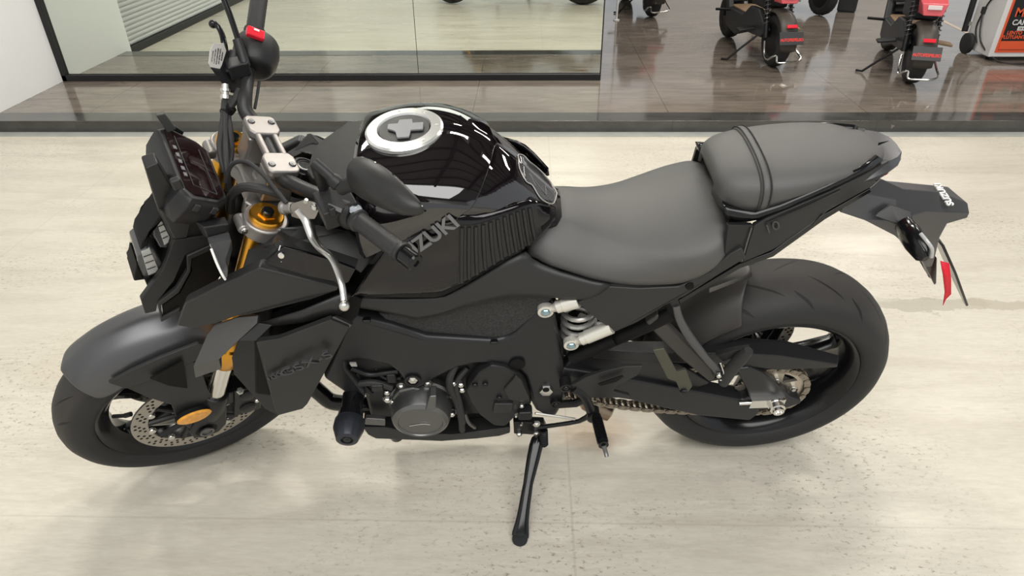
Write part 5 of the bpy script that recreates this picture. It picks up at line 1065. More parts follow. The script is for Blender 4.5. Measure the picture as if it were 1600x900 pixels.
lv = MB(); LV = [(-0.3690, -0.1580, 0.9904), (-0.3611, -0.1720, 0.9732), (-0.3621, -0.1900, 0.9651), (-0.3634, -0.2100, 0.9597), (-0.3605, -0.2350, 0.9618), (-0.3552, -0.2550, 0.9681), (-0.3507, -0.2750, 0.9715), (-0.3514, -0.3000, 0.9698), (-0.3547, -0.3250, 0.9666), (-0.3593, -0.3420, 0.9577), (-0.3626, -0.3520, 0.9541)]
lv.tube(LV, [0.008, 0.010, 0.0095, 0.0085, 0.0075, 0.0075, 0.007, 0.0065, 0.006, 0.006, 0.006], 12, flat=0.7); lv.sphere((-0.3652, -0.3580, 0.9524), 0.0095)
lv.build('clutch_lever', M['zinc'], lpo)
# left mirror with its stem; the right one is its twin beyond the frame edge
MS = [(-0.2707, -0.2050, 1.1178), (-0.2611, -0.2250, 1.1352), (-0.2488, -0.2620, 1.1504), (-0.2369, -0.3050, 1.1582), (-0.2276, -0.3450, 1.1570), (-0.2210, -0.3780, 1.1537), (-0.2205, -0.3820, 1.1399), (-0.2287, -0.3680, 1.1228), (-0.2461, -0.3120, 1.0909), (-0.2700, -0.2400, 1.0633), (-0.2775, -0.2150, 1.0669), (-0.2772, -0.2020, 1.0880)]
def mirror_shell(pts):
    c = Vector((0, 0, 0)); P = [Vector(p) for p in pts]
    for p in P: c += p
    c /= len(P); n = Vector((0, 0, 0))
    for i in range(len(P)): n += (P[i]-c).cross(P[(i+1) % len(P)]-c)
    n.normalize()
    if n.x > 0: n = -n     # the glass looks rearwards, the shell bulges forwards
    return c, n, P
def build_mirror(pts):
    c, n, P = mirror_shell(pts); m_ = MB()
    m_.grid([[c+(p-c)*k+n*h for p in P] for k, h in ((0.02, 0.030), (0.5, 0.027), (0.82, 0.019), (0.97, 0.006), (1.0, -0.003), (0.96, -0.006), (0.94, -0.004))], 0, True)
    mo = m_.build('mirror', M['panel'], bike, ST, sub=1)
    g = MB(); g.plate([c+(p-c)*0.95-n*0.002 for p in P], -n*0.002); g.build('mirror_glass', mat('mirror_silver', (0.8, 0.8, 0.8), 0.02, metal=1.0), mo); return mo
ml = build_mirror(MS)
def stem(pts, rr, m): return MB().tube(pts, rr, 14, smooth=3).build('mirror_stem', m, bike, ST)
st_l = stem([(-0.3168, -0.1650, 1.0222), (-0.3194, -0.1600, 1.0731), (-0.3188, -0.1600, 1.0820)], 0.009, M['plastic'])
stem([(-0.3200, -0.1580, 1.0837), (-0.3082, -0.1780, 1.0730), (-0.3013, -0.1920, 1.0663)], 0.0095, M['plastic'])
jt = MB(); jt.lathe((-0.3039, -0.1880, 1.0683), Vector((-0.2940, -0.2050, 1.0584))-Vector((-0.3039, -0.1880, 1.0683)), [(0, 0.011), (0.008, 0.0135), (0.016, 0.0135), (0.018, 0.010), (0.03, 0.010)], 20)
jt.lathe((-0.2966, -0.2050, 1.0565), Vector((-0.2768, -0.2180, 1.0727))-Vector((-0.2966, -0.2050, 1.0565)), [(0, 0.013), (0.028, 0.0125)], 20); jt.build('mirror_joint', M['plastic'], st_l)
stem([(-0.3448, 0.1650, 1.0493), (-0.3423, 0.1850, 1.0635), (-0.3401, 0.2050, 1.0807)], 0.0095, M['plastic'])
stem([(-0.3398, 0.2000, 1.0783), (-0.3373, 0.2250, 1.1085), (-0.3366, 0.2500, 1.1357), Vector((-0.3366, 0.2500, 1.1357))+(Vector((-0.3366, 0.2500, 1.1357))-Vector((-0.3373, 0.2250, 1.1085)))*1.5], 0.0055, M['semi'])
# right switch housing, kill switch, brake reservoir, lever
rb0 = Vector((-0.3281, 0.2050, 1.0280)); rd_ = (Vector((-0.3000, 0.2600, 1.0409))-rb0).normalized()
rsw = MB(); rsw.lathe(gr0-rd_*0.055+AX*-0.004+E1*0.010, rd_, [(-0.030, 0.022), (-0.026, 0.034), (-0.012, 0.041), (0.012, 0.044), (0.034, 0.042), (0.046, 0.036), (0.050, 0.024)], 32, sx=1.0)
rso = rsw.build('switch_housing', M['plastic'], hbo, bevel=0.006)
kl = MB(); kl.box((0, 0, 0), (0.034, 0.020, 0.012)); 
kz = Vector((-0.3043, 0.2120, 1.0778)); klo = kl.build('engine_stop_switch', M['red'], rso, basis(kz, Vector((-0.2897, 0.2320, 1.0553))-Vector((-0.3140, 0.2380, 1.0718)), rd_), bevel=0.003)
MB().box((0, 0.004, 0.0065), (0.010, 0.004, 0.0015)).build('switch_mark', M['white'], klo)
RTOP = [(-0.3967, 0.1900, 1.0862), (-0.3828, 0.2000, 1.0917), (-0.3647, 0.2080, 1.0805), (-0.3674, 0.2000, 1.0668), (-0.3853, 0.1720, 1.0578), (-0.3914, 0.1650, 1.0561), (-0.4076, 0.1620, 1.0683), (-0.4087, 0.1680, 1.0744)]
nrm = Vector((0, 0, 0)); RT = [Vector(p) for p in RTOP]
c_r = sum(RT, Vector())/len(RT); n_r = Vector((0, 0, 0))
for i in range(len(RT)): n_r += (RT[i]-c_r).cross(RT[(i+1) % len(RT)]-c_r)
n_r.normalize(); n_r = n_r if n_r.z > 0 else -n_r
RT = [p - n_r*(p-c_r).dot(n_r) for p in RT]
rs2 = MB(); rs2.plate(RT, Vector((0.016, -0.004, -0.062))); rvo = rs2.build('brake_reservoir', M['plastic'], hbo, bevel=0.004)
cR = sum(RT, Vector())/len(RT); lidp = [cR+(p-cR)*0.92+n_r*0.002 for p in RT]
MB().plate(lidp, n_r*-0.003).build('reservoir_label', M['label'], rvo, bevel=0.0008)
ux = (Vector((-0.3992, 0.1650, 1.0618))-Vector((-0.3737, 0.2050, 1.0854))).normalized(); uy = (Vector((-0.3708, 0.1950, 1.0642))-Vector((-0.3997, 0.1850, 1.0807))).normalized()
for k, t in enumerate(('WARNING', 'CLEAN FILLER CAP', 'BEFORE REMOVING', 'USE ONLY DOT 4', 'BRAKE FLUID')):
    text('label_print', t, 0.0036, basis(cR+uy*(0.010-0.005*k)+ux*0.0+n_r*0.0022, ux, uy), M['dark'], rvo, extrude=0.0003)
MB().lathe((-0.3923, 0.1500, 1.0348), Vector((-0.4027, 0.1300, 1.0188))-Vector((-0.3923, 0.1500, 1.0348)), [(0, 0.006), (0.008, 0.0065), (0.009, 0.009), (0.014, 0.009), (0.015, 0.006), (0.02, 0.006), (0.021, 0.009), (0.028, 0.009), (0.03, 0.005)], 14).build('banjo_fitting', M['zinc'], rvo)
bl_ = MB(); bl_.tube([(-0.3700, 0.2050, 1.0568), (-0.3644, 0.2220, 1.0678), (-0.3614, 0.2380, 1.0747), (-0.3617, 0.2520, 1.0810), (-0.3656, 0.2580, 1.0867)], [0.007, 0.006, 0.0055, 0.005, 0.0055], 12, flat=0.7); bl_.sphere((-0.3686, 0.2620, 1.0850), 0.0085)
bl_.build('brake_lever', M['semi'], hbo)
mc = MB(); mc.cyl((-0.3766, 0.1700, 1.0353), (-0.3509, 0.2050, 1.0550), 0.013); mc.box(Vector((-0.3578, 0.1750, 1.0447)), (0.04, 0.03, 0.03)); mc.build('brake_cylinder', M['plastic'], hbo, bevel=0.003)
# cables and hoses
for pts, r in (([(-0.3993, 0.1400, 1.0205), (-0.4095, 0.1200, 1.0138), (-0.4232, 0.0900, 1.0044), (-0.4444, 0.0500, 0.9915), (-0.4525, 0.0200, 0.9812), (-0.4551, 0.0000, 0.9676)], 0.0055), ([(-0.3916, 0.1350, 1.0185), (-0.4075, 0.1100, 1.0054), (-0.4174, 0.0700, 0.9951), (-0.4288, 0.0400, 0.9772), (-0.4455, 0.0000, 0.9768)], 0.0055), ([(-0.4001, 0.1400, 1.0176), (-0.4144, 0.1000, 1.0085), (-0.4304, 0.0600, 0.9930), (-0.4487, 0.0000, 0.9817), (-0.4622, -0.0200, 0.9384)], 0.006),
               ([(-0.3707, 0.1400, 1.0224), (-0.3888, 0.1250, 1.0129), (-0.4063, 0.1100, 1.0097)], 0.007), ([(-0.3809, -0.1380, 0.9890), (-0.3881, -0.1100, 0.9977), (-0.3991, -0.0800, 1.0164), (-0.4157, -0.0500, 1.0260), (-0.4402, -0.0300, 1.0100), (-0.4618, -0.0300, 0.9748)], 0.004), ([(-0.3809, -0.1000, 0.9734), (-0.4084, -0.0850, 0.9855), (-0.4370, -0.0600, 0.9793), (-0.4608, -0.0400, 0.9476), (-0.4738, -0.0300, 0.8994)], 0.0085),
               ([(-0.3295, 0.1650, 1.0070), (-0.3430, 0.1400, 0.9997), (-0.3583, 0.1150, 0.9903)], 0.003)):
    MB().tube(pts, r, 10).build('control_cable', M['rubber'], bike, ST)
MB().tube([(-0.4166, 0.1050, 1.0083), (-0.4060, 0.1100, 1.0064), (-0.3981, 0.1100, 1.0129)], 0.010, 10).build('cable_tie', M['dark'], bike, ST)

# ---- instrument panel
i0 = Vector((-0.523, 0, 1.030)); i1 = Vector((-0.476, 0, 0.982)); dI = (i1-i0).normalized(); nI = Vector((-dI.z, 0, dI.x))
if nI.z < 0: nI = -nI
def ip(a, v, h): return i0 + dI*a + Vector((0, v, 0)) + nI*h
LI = (i1-i0).length
bez = [(-0.012, 0.082), (-0.012, -0.075), (0.002, -0.098), (LI-0.015, -0.092), (LI+0.012, -0.070), (LI+0.014, 0.062), (LI-0.005, 0.082), (0.01, 0.098)]
ins = MB(); ins.loft([[ip(a*0.8+0.006, v*0.85, -0.070) for a, v in bez], [ip(a*1.0-0.001, v*1.0, -0.042) for a, v in bez], [ip(a*1.03-0.001, v*1.02, -0.020) for a, v in bez], [ip(a*1.03-0.001, v*1.02, -0.010) for a, v in bez], [ip(a, v, -0.004) for a, v in bez], [ip(a*0.93+.002, v*0.96, 0.0) for a, v in bez]])
inst = ins.build('instrument_panel', M['plastic'], bike, ST, bevel=0.002)
scr = [(-0.002, 0.076), (-0.002, -0.070), (0.010, -0.084), (LI-0.012, -0.080), (LI+0.002, -0.066), (LI+0.004, 0.056), (LI-0.006, 0.070), (0.010, 0.086)]
MB().plate([ip(a, v, 0.0005) for a, v in scr], nI*0.002).build('instrument_screen', M['screen'], inst)
for pts in ([ip(0.014, 0.07, 0.003), ip(0.014, -0.06, 0.003), ip(LI-0.012, -0.07, 0.003)], [ip(LI-0.012, 0.05, 0.003), ip(LI-0.012, -0.07, 0.003)]):
    MB().tube(pts, 0.0008, 6, smooth=1).build('screen_line', M['ghost'], inst)
for k, v in enumerate((0.035, 0.015, -0.002, -0.02, -0.036)):
    MB().box((0, 0, 0), (0.006, 0.009, 0.001)).build('indicator_icon', M['letter'], inst, basis(ip(0.006, v, 0.003), dI, (0, 1, 0)))
for a, v in ((LI*0.25, -0.096), (LI*0.75, -0.093)):
    MB().box((0, 0, 0), (0.012, 0.012, 0.014)).build('panel_button', M['panel'], inst, basis(ip(a, v, -0.014), dI, (0, 1, 0)), bevel=0.002)
# ---- headlamp cluster
def prism(name, left, m, vr, parent=None, bevel=0.003, inset=0.0):
    L = [Vector(p) for p in left]; Rr = [Vector((p.x, vr if vr is not None else -p.y, p.z)) for p in L]
    return MB().loft([L, Rr]).build(name, m, parent or bike, None if parent else ST, bevel=bevel)
hl = prism('headlamp_cowl', [(-0.5671, -0.0540, 1.0824), (-0.5460, -0.0504, 1.0827), (-0.5428, -0.0612, 0.9842), (-0.5083, -0.0612, 0.9335), (-0.5000, -0.0612, 0.9064), (-0.5099, -0.0612, 0.8729), (-0.5486, -0.0612, 0.8715), (-0.5867, -0.0576, 0.9016), (-0.5822, -0.0576, 0.9837)], M['plastic'], -0.022)
prism('headlamp_shell', [(-0.5840, -0.0612, 0.9120), (-0.5282, -0.0612, 0.8914), (-0.5253, -0.0612, 0.8617), (-0.5401, -0.0540, 0.7806), (-0.5932, -0.0576, 0.7748), (-0.6500, -0.0612, 0.7489), (-0.6660, -0.0612, 0.8020), (-0.6277, -0.0612, 0.8398), (-0.6081, -0.0612, 0.8691)], M['dark'], 0.02, hl)
def hpanel(name, pts, m, th, parent=hl, bevel=0.002, twin=True):
    for mm, s in ((lambda p: p, -1), (mir, 1))[:2 if twin else 1]: MB().plate(mm(pts), (0, -s*th, 0)).build(name, m, parent, bevel=bevel)
hpanel('headlamp_side_cowl', [(-0.5837, -0.0648, 0.9123), (-0.5279, -0.0662, 0.8970), (-0.5274, -0.0677, 0.8728), (-0.5779, -0.0677, 0.8667), (-0.6194, -0.0691, 0.8078), (-0.6367, -0.0691, 0.7926), (-0.6643, -0.0691, 0.7657), (-0.6778, -0.0677, 0.7375), (-0.6980, -0.0634, 0.7364), (-0.6892, -0.0634, 0.7825), (-0.6630, -0.0648, 0.8093), (-0.6270, -0.0648, 0.8441), (-0.6075, -0.0648, 0.8732)], M['plastic'], 0.012)
hpanel('headlamp_fang', [(-0.5282, -0.0706, 0.8727), (-0.5765, -0.0720, 0.8671), (-0.5879, -0.0734, 0.8300), (-0.6230, -0.0749, 0.7912), (-0.6644, -0.0749, 0.7694), (-0.6807, -0.0734, 0.7056), (-0.6455, -0.0749, 0.7140), (-0.6354, -0.0749, 0.7289), (-0.6727, -0.0749, 0.7220), (-0.6623, -0.0749, 0.7584), (-0.6218, -0.0749, 0.7766), (-0.5839, -0.0749, 0.8250), (-0.5708, -0.0734, 0.8571), (-0.5287, -0.0720, 0.8605)], M['panel'], 0.010)
hpanel('headlamp_inner_panel', [(-0.5748, -0.0677, 0.8545), (-0.5280, -0.0677, 0.8589), (-0.5264, -0.0648, 0.7857), (-0.5699, -0.0662, 0.7354), (-0.6426, -0.0691, 0.7107), (-0.6704, -0.0706, 0.7188), (-0.6613, -0.0706, 0.7514), (-0.6206, -0.0706, 0.7697), (-0.5821, -0.0691, 0.8184)], M['dark'], 0.01)
hl1 = prism('headlamp_lens', [(-0.6059, -0.0446, 0.9428), (-0.5933, -0.0446, 0.9504), (-0.5835, -0.0446, 0.9468), (-0.5869, -0.0446, 0.8882), (-0.6019, -0.0446, 0.8752), (-0.6133, -0.0446, 0.8820), (-0.6122, -0.0446, 0.9165)], M['lens'], 0.02, hl)
hl2 = prism('headlamp_lens', [(-0.6542, -0.0461, 0.8828), (-0.6277, -0.0461, 0.8965), (-0.6236, -0.0461, 0.8861), (-0.6246, -0.0461, 0.8247), (-0.6393, -0.0461, 0.8169), (-0.6666, -0.0461, 0.8196), (-0.6615, -0.0461, 0.8609)], M['lens'], 0.02, hl)
hpanel('lens_insert', [(-0.5956, -0.0461, 0.9479), (-0.5866, -0.0461, 0.9484), (-0.5890, -0.0461, 0.8932), (-0.6041, -0.0461, 0.8863)], M['ledlens'], 0.004, hl1, 0.001, False)
hpanel('lens_insert', [(-0.6439, -0.0475, 0.8902), (-0.6277, -0.0475, 0.8943), (-0.6356, -0.0475, 0.8249), (-0.6562, -0.0475, 0.8233)], M['ledlens'], 0.004, hl2, 0.001, False)
for k in range(3):
    for a, b, lens in (((-0.5968, -0.0479, 0.9397), (-0.5863, -0.0479, 0.9411), hl1), ((-0.6451, -0.0493, 0.8791), (-0.6291, -0.0493, 0.8794), hl2)):
        dd = (Vector((-0.6029, -0.0479, 0.8878))-Vector((-0.5954, -0.0479, 0.9498)))*0.26*k if lens is hl1 else (Vector((-0.6558, -0.0493, 0.8254))-Vector((-0.6436, -0.0493, 0.8922)))*0.27*k
        MB().tube([Vector(a)+dd, Vector(b)+dd], 0.0008, 6, smooth=1).build('lens_rib', M['dark'], lens)
prism('headlamp_visor', [(-0.5797, -0.0504, 0.9709), (-0.5793, -0.0504, 0.9565), (-0.6104, -0.0504, 0.9373), (-0.6267, -0.0504, 0.9050), (-0.6439, -0.0504, 0.8977), (-0.6335, -0.0504, 0.9167)], M['dark'], 0.012, hl)
prism('headlamp_visor', [(-0.6605, -0.0490, 0.8681), (-0.6653, -0.0490, 0.8248), (-0.6537, -0.0490, 0.8214), (-0.6534, -0.0490, 0.8125), (-0.6832, -0.0490, 0.8236)], M['dark'], 0.012, hl)
prism('headlamp_chin', [(-0.6666, -0.0432, 0.8179), (-0.6373, -0.0432, 0.8139), (-0.6586, -0.0432, 0.7881), (-0.6710, -0.0432, 0.7806)], M['plastic'], 0.0, hl)
MB().plate([(-0.5255, 0.0900, 1.0590), (-0.5106, 0.0900, 1.0577), (-0.5030, 0.0750, 1.0292), (-0.5196, 0.0750, 1.0267)], (0.0, 0.012, -0.004)).build('screen_bracket', M['panel'], hl, bevel=0.002)
MB().plate([(-0.5120, 0.1050, 1.0272), (-0.4937, 0.1000, 0.9971), (-0.5051, 0.1000, 0.9839), (-0.5157, 0.1050, 1.0035)], (0.0, 0.008, -0.004)).build('screen_bracket', M['plastic'], hl, bevel=0.002)
MB().plate([(-0.5788, -0.0660, 0.9928), (-0.5628, -0.0700, 0.9800), (-0.5419, -0.0700, 0.9434), (-0.5590, -0.0700, 0.9118), (-0.5826, -0.0660, 0.9131)], (0, 0.012, 0)).build('cowl_facet', M['panel'], hl, bevel=0.004)
MB().box((0, 0, 0), (0.016, 0.012, 0.022)).build('panel_tab', M['panel'], hl, Matrix.Translation((-0.5322, -0.0880, 1.0642)), bevel=0.003)
# front indicators
def ind(mm, s):
    q = lambda p: Vector(mm([p])[0])
    rows = [[q((-0.5348, -0.0850, 0.9637)), q((-0.4846, -0.0850, 0.9508)), q((-0.4929, -0.0850, 0.9220)), q((-0.5334, -0.0850, 0.9184))], [q((-0.5250, -0.1050, 0.9629)), q((-0.4826, -0.1050, 0.9502)), q((-0.4880, -0.1080, 0.9344)), q((-0.5268, -0.1080, 0.9379))]]
    return MB().loft(rows)
fi = both(ind, 'indicator_base', M['plastic'], None, mtx=ST, bevel=0.003)
def ind2(mm, s):
    q = lambda p: Vector(mm([p])[0])
    return MB().loft([[q((-0.5273, -0.1080, 0.9401)), q((-0.4890, -0.1080, 0.9349)), q((-0.4913, -0.1180, 0.9291)), q((-0.5281, -0.1180, 0.9355))], [q((-0.5273, -0.1350, 0.9535)), q((-0.4906, -0.1350, 0.9412)), q((-0.4968, -0.1400, 0.9204)), q((-0.5275, -0.1400, 0.9390))], [q((-0.5252, -0.1600, 0.9471)), q((-0.5125, -0.1600, 0.9296)), q((-0.5152, -0.1700, 0.9146)), q((-0.5286, -0.1700, 0.9152))], [q((-0.5259, -0.1800, 0.9265)), q((-0.5145, -0.1800, 0.9231)), q((-0.5209, -0.1850, 0.9099)), q((-0.5267, -0.1850, 0.9056))]])
for mm, s in ((lambda p: p, -1), (mir, 1)): ind2(mm, s).build('indicator', M['lens'], fi if s < 0 else bpy.data.objects['indicator_base.001'], bevel=0.002)
MB().tube([(-0.5262, -0.1500, 0.9561), (-0.5272, -0.1720, 0.9443), (-0.5264, -0.1920, 0.9327), (-0.5253, -0.1960, 0.9214)], 0.0022, 8).build('indicator_edge', M['white'], fi)
# ignition surround in front of the tank
ic = [(-0.196, 0.105, 0.985), (-0.235, 0.10, 0.985), (-0.285, 0.06, 0.968), (-0.30, 0.03, 0.958), (-0.30, -0.03, 0.958), (-0.285, -0.06, 0.965), (-0.235, -0.10, 0.985), (-0.196, -0.105, 0.985), (-0.196, -0.05, 1.000), (-0.196, 0.05, 1.000)]
MB().plate(ic, (0.0, 0, -0.04)).build('ignition_cover', M['panel'], bike, bevel=0.003)
ig = MB(); ig.lathe((-0.31, 0, 0.95), AX, [(-0.06, 0.026), (0.0, 0.026), (0.004, 0.02), (0.004, 0.012), (0.0, 0.011)], 24); ig.build('ignition_switch', M['semi'], bike)
MB().lathe((-0.31, 0, 0.953), AX, [(0, 0.019), (0.0025, 0.019), (0.0025, 0.016), (0, 0.016)], 28).build('ignition_ring', M['semi'], bike)
# ================================================================ THINGS IN THE SHOWROOM BEHIND
SM = {'body': mat('scooter_charcoal', (0.028, 0.029, 0.032), 0.4), 'seatb': mat('tan_quilted_mat', (0.30, 0.20, 0.12), 0.7, noise=(60, 0.35)), 'tail': mat('red_tail_lens', (0.70, 0.10, 0.12), 0.15, coat=0.6),
      'tailw': mat('clear_tail_lens', (0.72, 0.62, 0.62), 0.15, coat=0.6), 'plate': mat('dark_advert_plate', (0.055, 0.055, 0.058), 0.4), 'redtxt': mat('red_print', (0.80, 0.06, 0.05), 0.5), 'fender': mat('dusty_black_fender', (0.060, 0.052, 0.044), 0.45), 'grey': mat('pale_grey_scooter', (0.55, 0.55, 0.53), 0.4)}
PLATE_TXT = {}
def make_scooter(name, label, body, loc, rz, group):
    """small electric scooter: local +y forward, origin on the floor under the rear wheel"""
    t = tag(empty(name, loc, (0, 0, rz)), label, 'scooter', group); t.scale = (0.92, 0.92, 0.92)
    def wheel_(y):
        r = MB(); r.lathe((-0.045, y, 0.20), (1, 0, 0), [(0, 0.115), (0.004, 0.125), (0.086, 0.125), (0.09, 0.115)], 32)
        w_ = r.build('wheel', M['block'], t)
        prof = [(-0.04, 0.118), (-0.053, 0.14), (-0.052, 0.170), (-0.038, 0.192), (0, 0.20), (0.038, 0.192), (0.052, 0.170), (0.053, 0.14), (0.04, 0.118)]
        b = MB(); vs_2 = []; n = 48; fs = []
        for k in range(n):
            a = 2*math.pi*k/n
            for (x, rr) in prof: rr2 = rr-(0.004 if (k % 2 and rr > 0.18) else 0); vs_2.append((x, y+rr2*math.cos(a), 0.20+rr2*math.sin(a)))
        m_ = len(prof)
        for k in range(n):
            for i in range(m_): fs.append((k*m_+i, k*m_+(i+1) % m_, ((k+1) % n)*m_+(i+1) % m_, ((k+1) % n)*m_+i))
        b.add(vs_2, fs); b.build('tyre', M['rubber'], w_, ang=50); return w_
    wheel_(0); wheel_(1.02)
    # chassis shell: low floorboard between two side spars rising at the rear
    for s in (-1, 1):
        b = MB(); b.plate([(0.10*s, 0.10, 0.20), (0.10*s, 0.02, 0.27), (0.11*s, 0.20, 0.40), (0.12*s, 0.34, 0.40), (0.14*s, 0.43, 0.315), (0.14*s, 0.75, 0.31), (0.13*s, 0.86, 0.50), (0.12*s, 0.90, 0.36), (0.13*s, 0.80, 0.16), (0.14*s, 0.55, 0.13), (0.13*s, 0.32, 0.20)], (-0.05*s, 0, 0))
        b.build('side_panel', body, t, bevel=0.012, seg=3)
    MB().box((0, 0.55, 0.27), (0.24, 0.58, 0.10)).build('floorboard', body, t, bevel=0.02)
    MB().box((0, 0.60, 0.323), (0.20, 0.40, 0.012)).build('foot_mat', SM['seatb'], t, bevel=0.004)
    MB().loft([[(-0.11, 0.02, 0.60), (0.11, 0.02, 0.60), (0.10, 0.02, 0.68), (-0.10, 0.02, 0.68)], [(-0.13, 0.20, 0.60), (0.13, 0.20, 0.60), (0.12, 0.20, 0.71), (-0.12, 0.20, 0.71)], [(-0.10, 0.45, 0.62), (0.10, 0.45, 0.62), (0.09, 0.45, 0.70), (-0.09, 0.45, 0.70)]]).build('seat', M['seat'], t, bevel=0.02, seg=3)
    MB().box((0, 0.26, 0.51), (0.20, 0.26, 0.20)).build('battery_box', M['plastic'], t, bevel=0.02)
    # rear fender and plate
    fr_ = MB(); rows = []
    for i in range(13):
        a = R(35+(190-35)*i/12); rows.append([(0.068*s, 0.235*(1-0.10*abs(s)**3)*math.cos(a), 0.20+0.235*(1-0.10*abs(s)**3)*math.sin(a)) for s in [k/6-1 for k in range(13)]])
    fr_.grid(rows); fe = fr_.build('rear_fender', SM['fender'], t, solid=0.005, ang=60)
    pm = Matrix.Translation((0, -0.245, 0.265)) @ Matrix.Rotation(R(65), 4, 'X')
    MB().box((0, 0, 0), (0.185, 0.095, 0.006)).build('plate', SM['plate'], fe, pm, bevel=0.003)
    text('plate_lettering', 'AUTOFESPELISO', 0.029, pm @ Matrix.Translation((0, -0.012, 0.0045)), SM['redtxt'], fe, extrude=0.0005, sx=0.85, bold=0.0012)
    MB().box((0, 0, 0), (0.08, 0.026, 0.012)).build('reflector', M['red'], fe, Matrix.Translation((0, -0.215, 0.345)) @ Matrix.Rotation(R(55), 4, 'X'), bevel=0.003)
    tl = MB(); tl.loft([[(-0.085, -0.09, 0.565), (0.085, -0.09, 0.565), (0.06, -0.105, 0.485), (-0.06, -0.105, 0.485)], [(-0.09, 0.03, 0.60), (0.09, 0.03, 0.60), (0.07, 0.03, 0.48), (-0.07, 0.03, 0.48)]])
    tlo = tl.build('tail_lamp', SM['tail'], t, bevel=0.008)
    MB().box((0, -0.101, 0.54), (0.09, 0.014, 0.03), Matrix.Rotation(R(-12), 3, 'X')).build('lamp_window', SM['tailw'], tlo, bevel=0.004)
    for s in (-1, 1):
        sh = MB(); p0 = Vector((0.095*s, 0.0, 0.22)); p1 = Vector((0.095*s, 0.10, 0.56)); sh.cyl(p0, p1, 0.012); sh.cyl(p0, p0.lerp(p1, 0.35), 0.019)
        so = sh.build('shock_absorber', M['block'], t); d = (p1-p0).normalized(); _, a1_, a2_ = MB().frame(d)
        pts = [p0.lerp(p1, 0.3+0.65*k/72)+a1_*(0.021*math.cos(2*math.pi*k/10))+a2_*(0.021*math.sin(2*math.pi*k/10)) for k in range(73)]
        MB().tube(pts, 0.0042, 6, smooth=1).build('shock_spring', M['engine'], so)
        MB().box((0.19*s, 0.20, 0.25), (0.13, 0.09, 0.02), Matrix.Rotation(R(8*s), 3, 'Y')).build('foot_plate', SM['seatb'] if s > 0 else M['plastic'], t, bevel=0.008)
        MB().cyl((0.13*s, 0.72, 0.30), (0.27*s, 0.70, 0.31), 0.011).build('foot_peg', M['block'], t)
        MB().cyl((0.07*s, 1.02, 0.20), (0.07*s, 0.86, 0.72), 0.017).build('fork_leg', M['block'], t)
    # bright rear guard rail
    g = MB(); g.tube([(-0.105, -0.02, 0.20), (-0.115, -0.08, 0.11), (-0.115, -0.15, 0.09), (-0.10, -0.21, 0.13), (-0.075, -0.21, 0.13), (-0.065, -0.22, 0.085), (0.0, -0.235, 0.085), (0.09, -0.23, 0.09), (0.125, -0.20, 0.11), (0.12, -0.12, 0.14), (0.105, -0.02, 0.20)], 0.0075, 8, smooth=4)
    g.build('guard_rail', M['chrome'], t)
    MB().tube([(-0.10, 0.16, 0.20), (-0.20, 0.18, 0.11), (-0.30, 0.20, 0.012), (-0.34, 0.23, 0.010)], 0.009, 8, smooth=1).build('side_stand', M['block'], t)
    MB().loft([[(-0.10, 0.80, 0.42), (0.10, 0.80, 0.42), (0.08, 0.92, 0.42), (-0.08, 0.92, 0.42)], [(-0.14, 0.76, 0.68), (0.14, 0.76, 0.68), (0.10, 0.90, 0.70), (-0.10, 0.90, 0.70)], [(-0.06, 0.74, 0.92), (0.06, 0.74, 0.92), (0.05, 0.80, 0.92), (-0.05, 0.80, 0.92)]]).build('front_shield', body, t, bevel=0.015)
    hb = MB(); hb.tube([(-0.30, 0.66, 1.00), (-0.12, 0.74, 0.98), (0, 0.76, 0.95), (0.12, 0.74, 0.98), (0.30, 0.66, 1.00)], 0.012, 10); hb.build('handlebar', M['block'], t)
    ff = MB(); rows = []
    for i in range(9):
        a = R(30+(140-30)*i/8); rows.append([(0.06*s, 1.02+0.225*math.cos(a), 0.20+0.225*math.sin(a)*(1-0.04*abs(s)**3)) for s in [k/4-1 for k in range(9)]])
    ff.grid(rows).build('front_fender', body, t, solid=0.004, ang=60)
    return t
make_scooter('electric_scooter', 'black electric scooter angled to the left, middle one of three with bright rear rails', SM['body'], (1.9259, 3.7705, 0.0700), R(6), 'electric scooters in the showroom')
make_scooter('electric_scooter', 'black electric scooter seen straight from behind, left of the white charger cabinet', SM['body'], (2.7266, 3.3335, 0.0700), R(-15), 'electric scooters in the showroom')
make_scooter('electric_scooter', 'black electric scooter right beside the shop glass edge, only wheel and bright rail in view', SM['body'], (1.2985, 5.5700, 0.0700), R(8), 'electric scooters in the showroom')
def rev(p, d, rz):  # base point for a scooter whose front wheel stands at p
    return (p[0]+d*math.sin(rz), p[1]-d*math.cos(rz), p[2])
make_scooter('electric_scooter', 'pale grey scooter at the back beside the dark battery case, mainly its wheel in view', SM['grey'], rev((2.9142, 5.5985, 0.0700), 0.94, R(197)), R(197), 'electric scooters in the showroom')

# white battery charger cabinet on wheels with a printed front
ch_ = tag(empty('charger_cabinet', (3.5507, 3.8830, 0.0700)), 'white battery charger cabinet on wheels with a black and orange printed front', 'charger')
CW, CD, CH = 0.62, 0.34, 1.35
cb = MB(); cb.box((CW/2, CD/2, 0.03+CH/2), (CW, CD, CH)); cbo = cb.build('cabinet', mat('white_powder_coat', (0.80, 0.80, 0.79), 0.35), ch_, bevel=0.008)
MB().box((CW/2+0.005, -0.002, 0.03+CH/2), (CW-0.06, 0.006, CH-0.07)).build('poster_border', mat('orange_red_print', (0.85, 0.12, 0.04), 0.45), cbo)
MB().box((CW/2+0.008, -0.0055, 0.03+CH/2+0.008), (CW-0.085, 0.004, CH-0.095)).build('poster', mat('black_print', (0.012, 0.012, 0.013), 0.45), cbo)
ORG = bpy.data.materials['orange_red_print']
def on(x, z, y=-0.009): return Matrix.Translation((x, y, z)) @ Matrix.Rotation(R(90), 4, 'X')
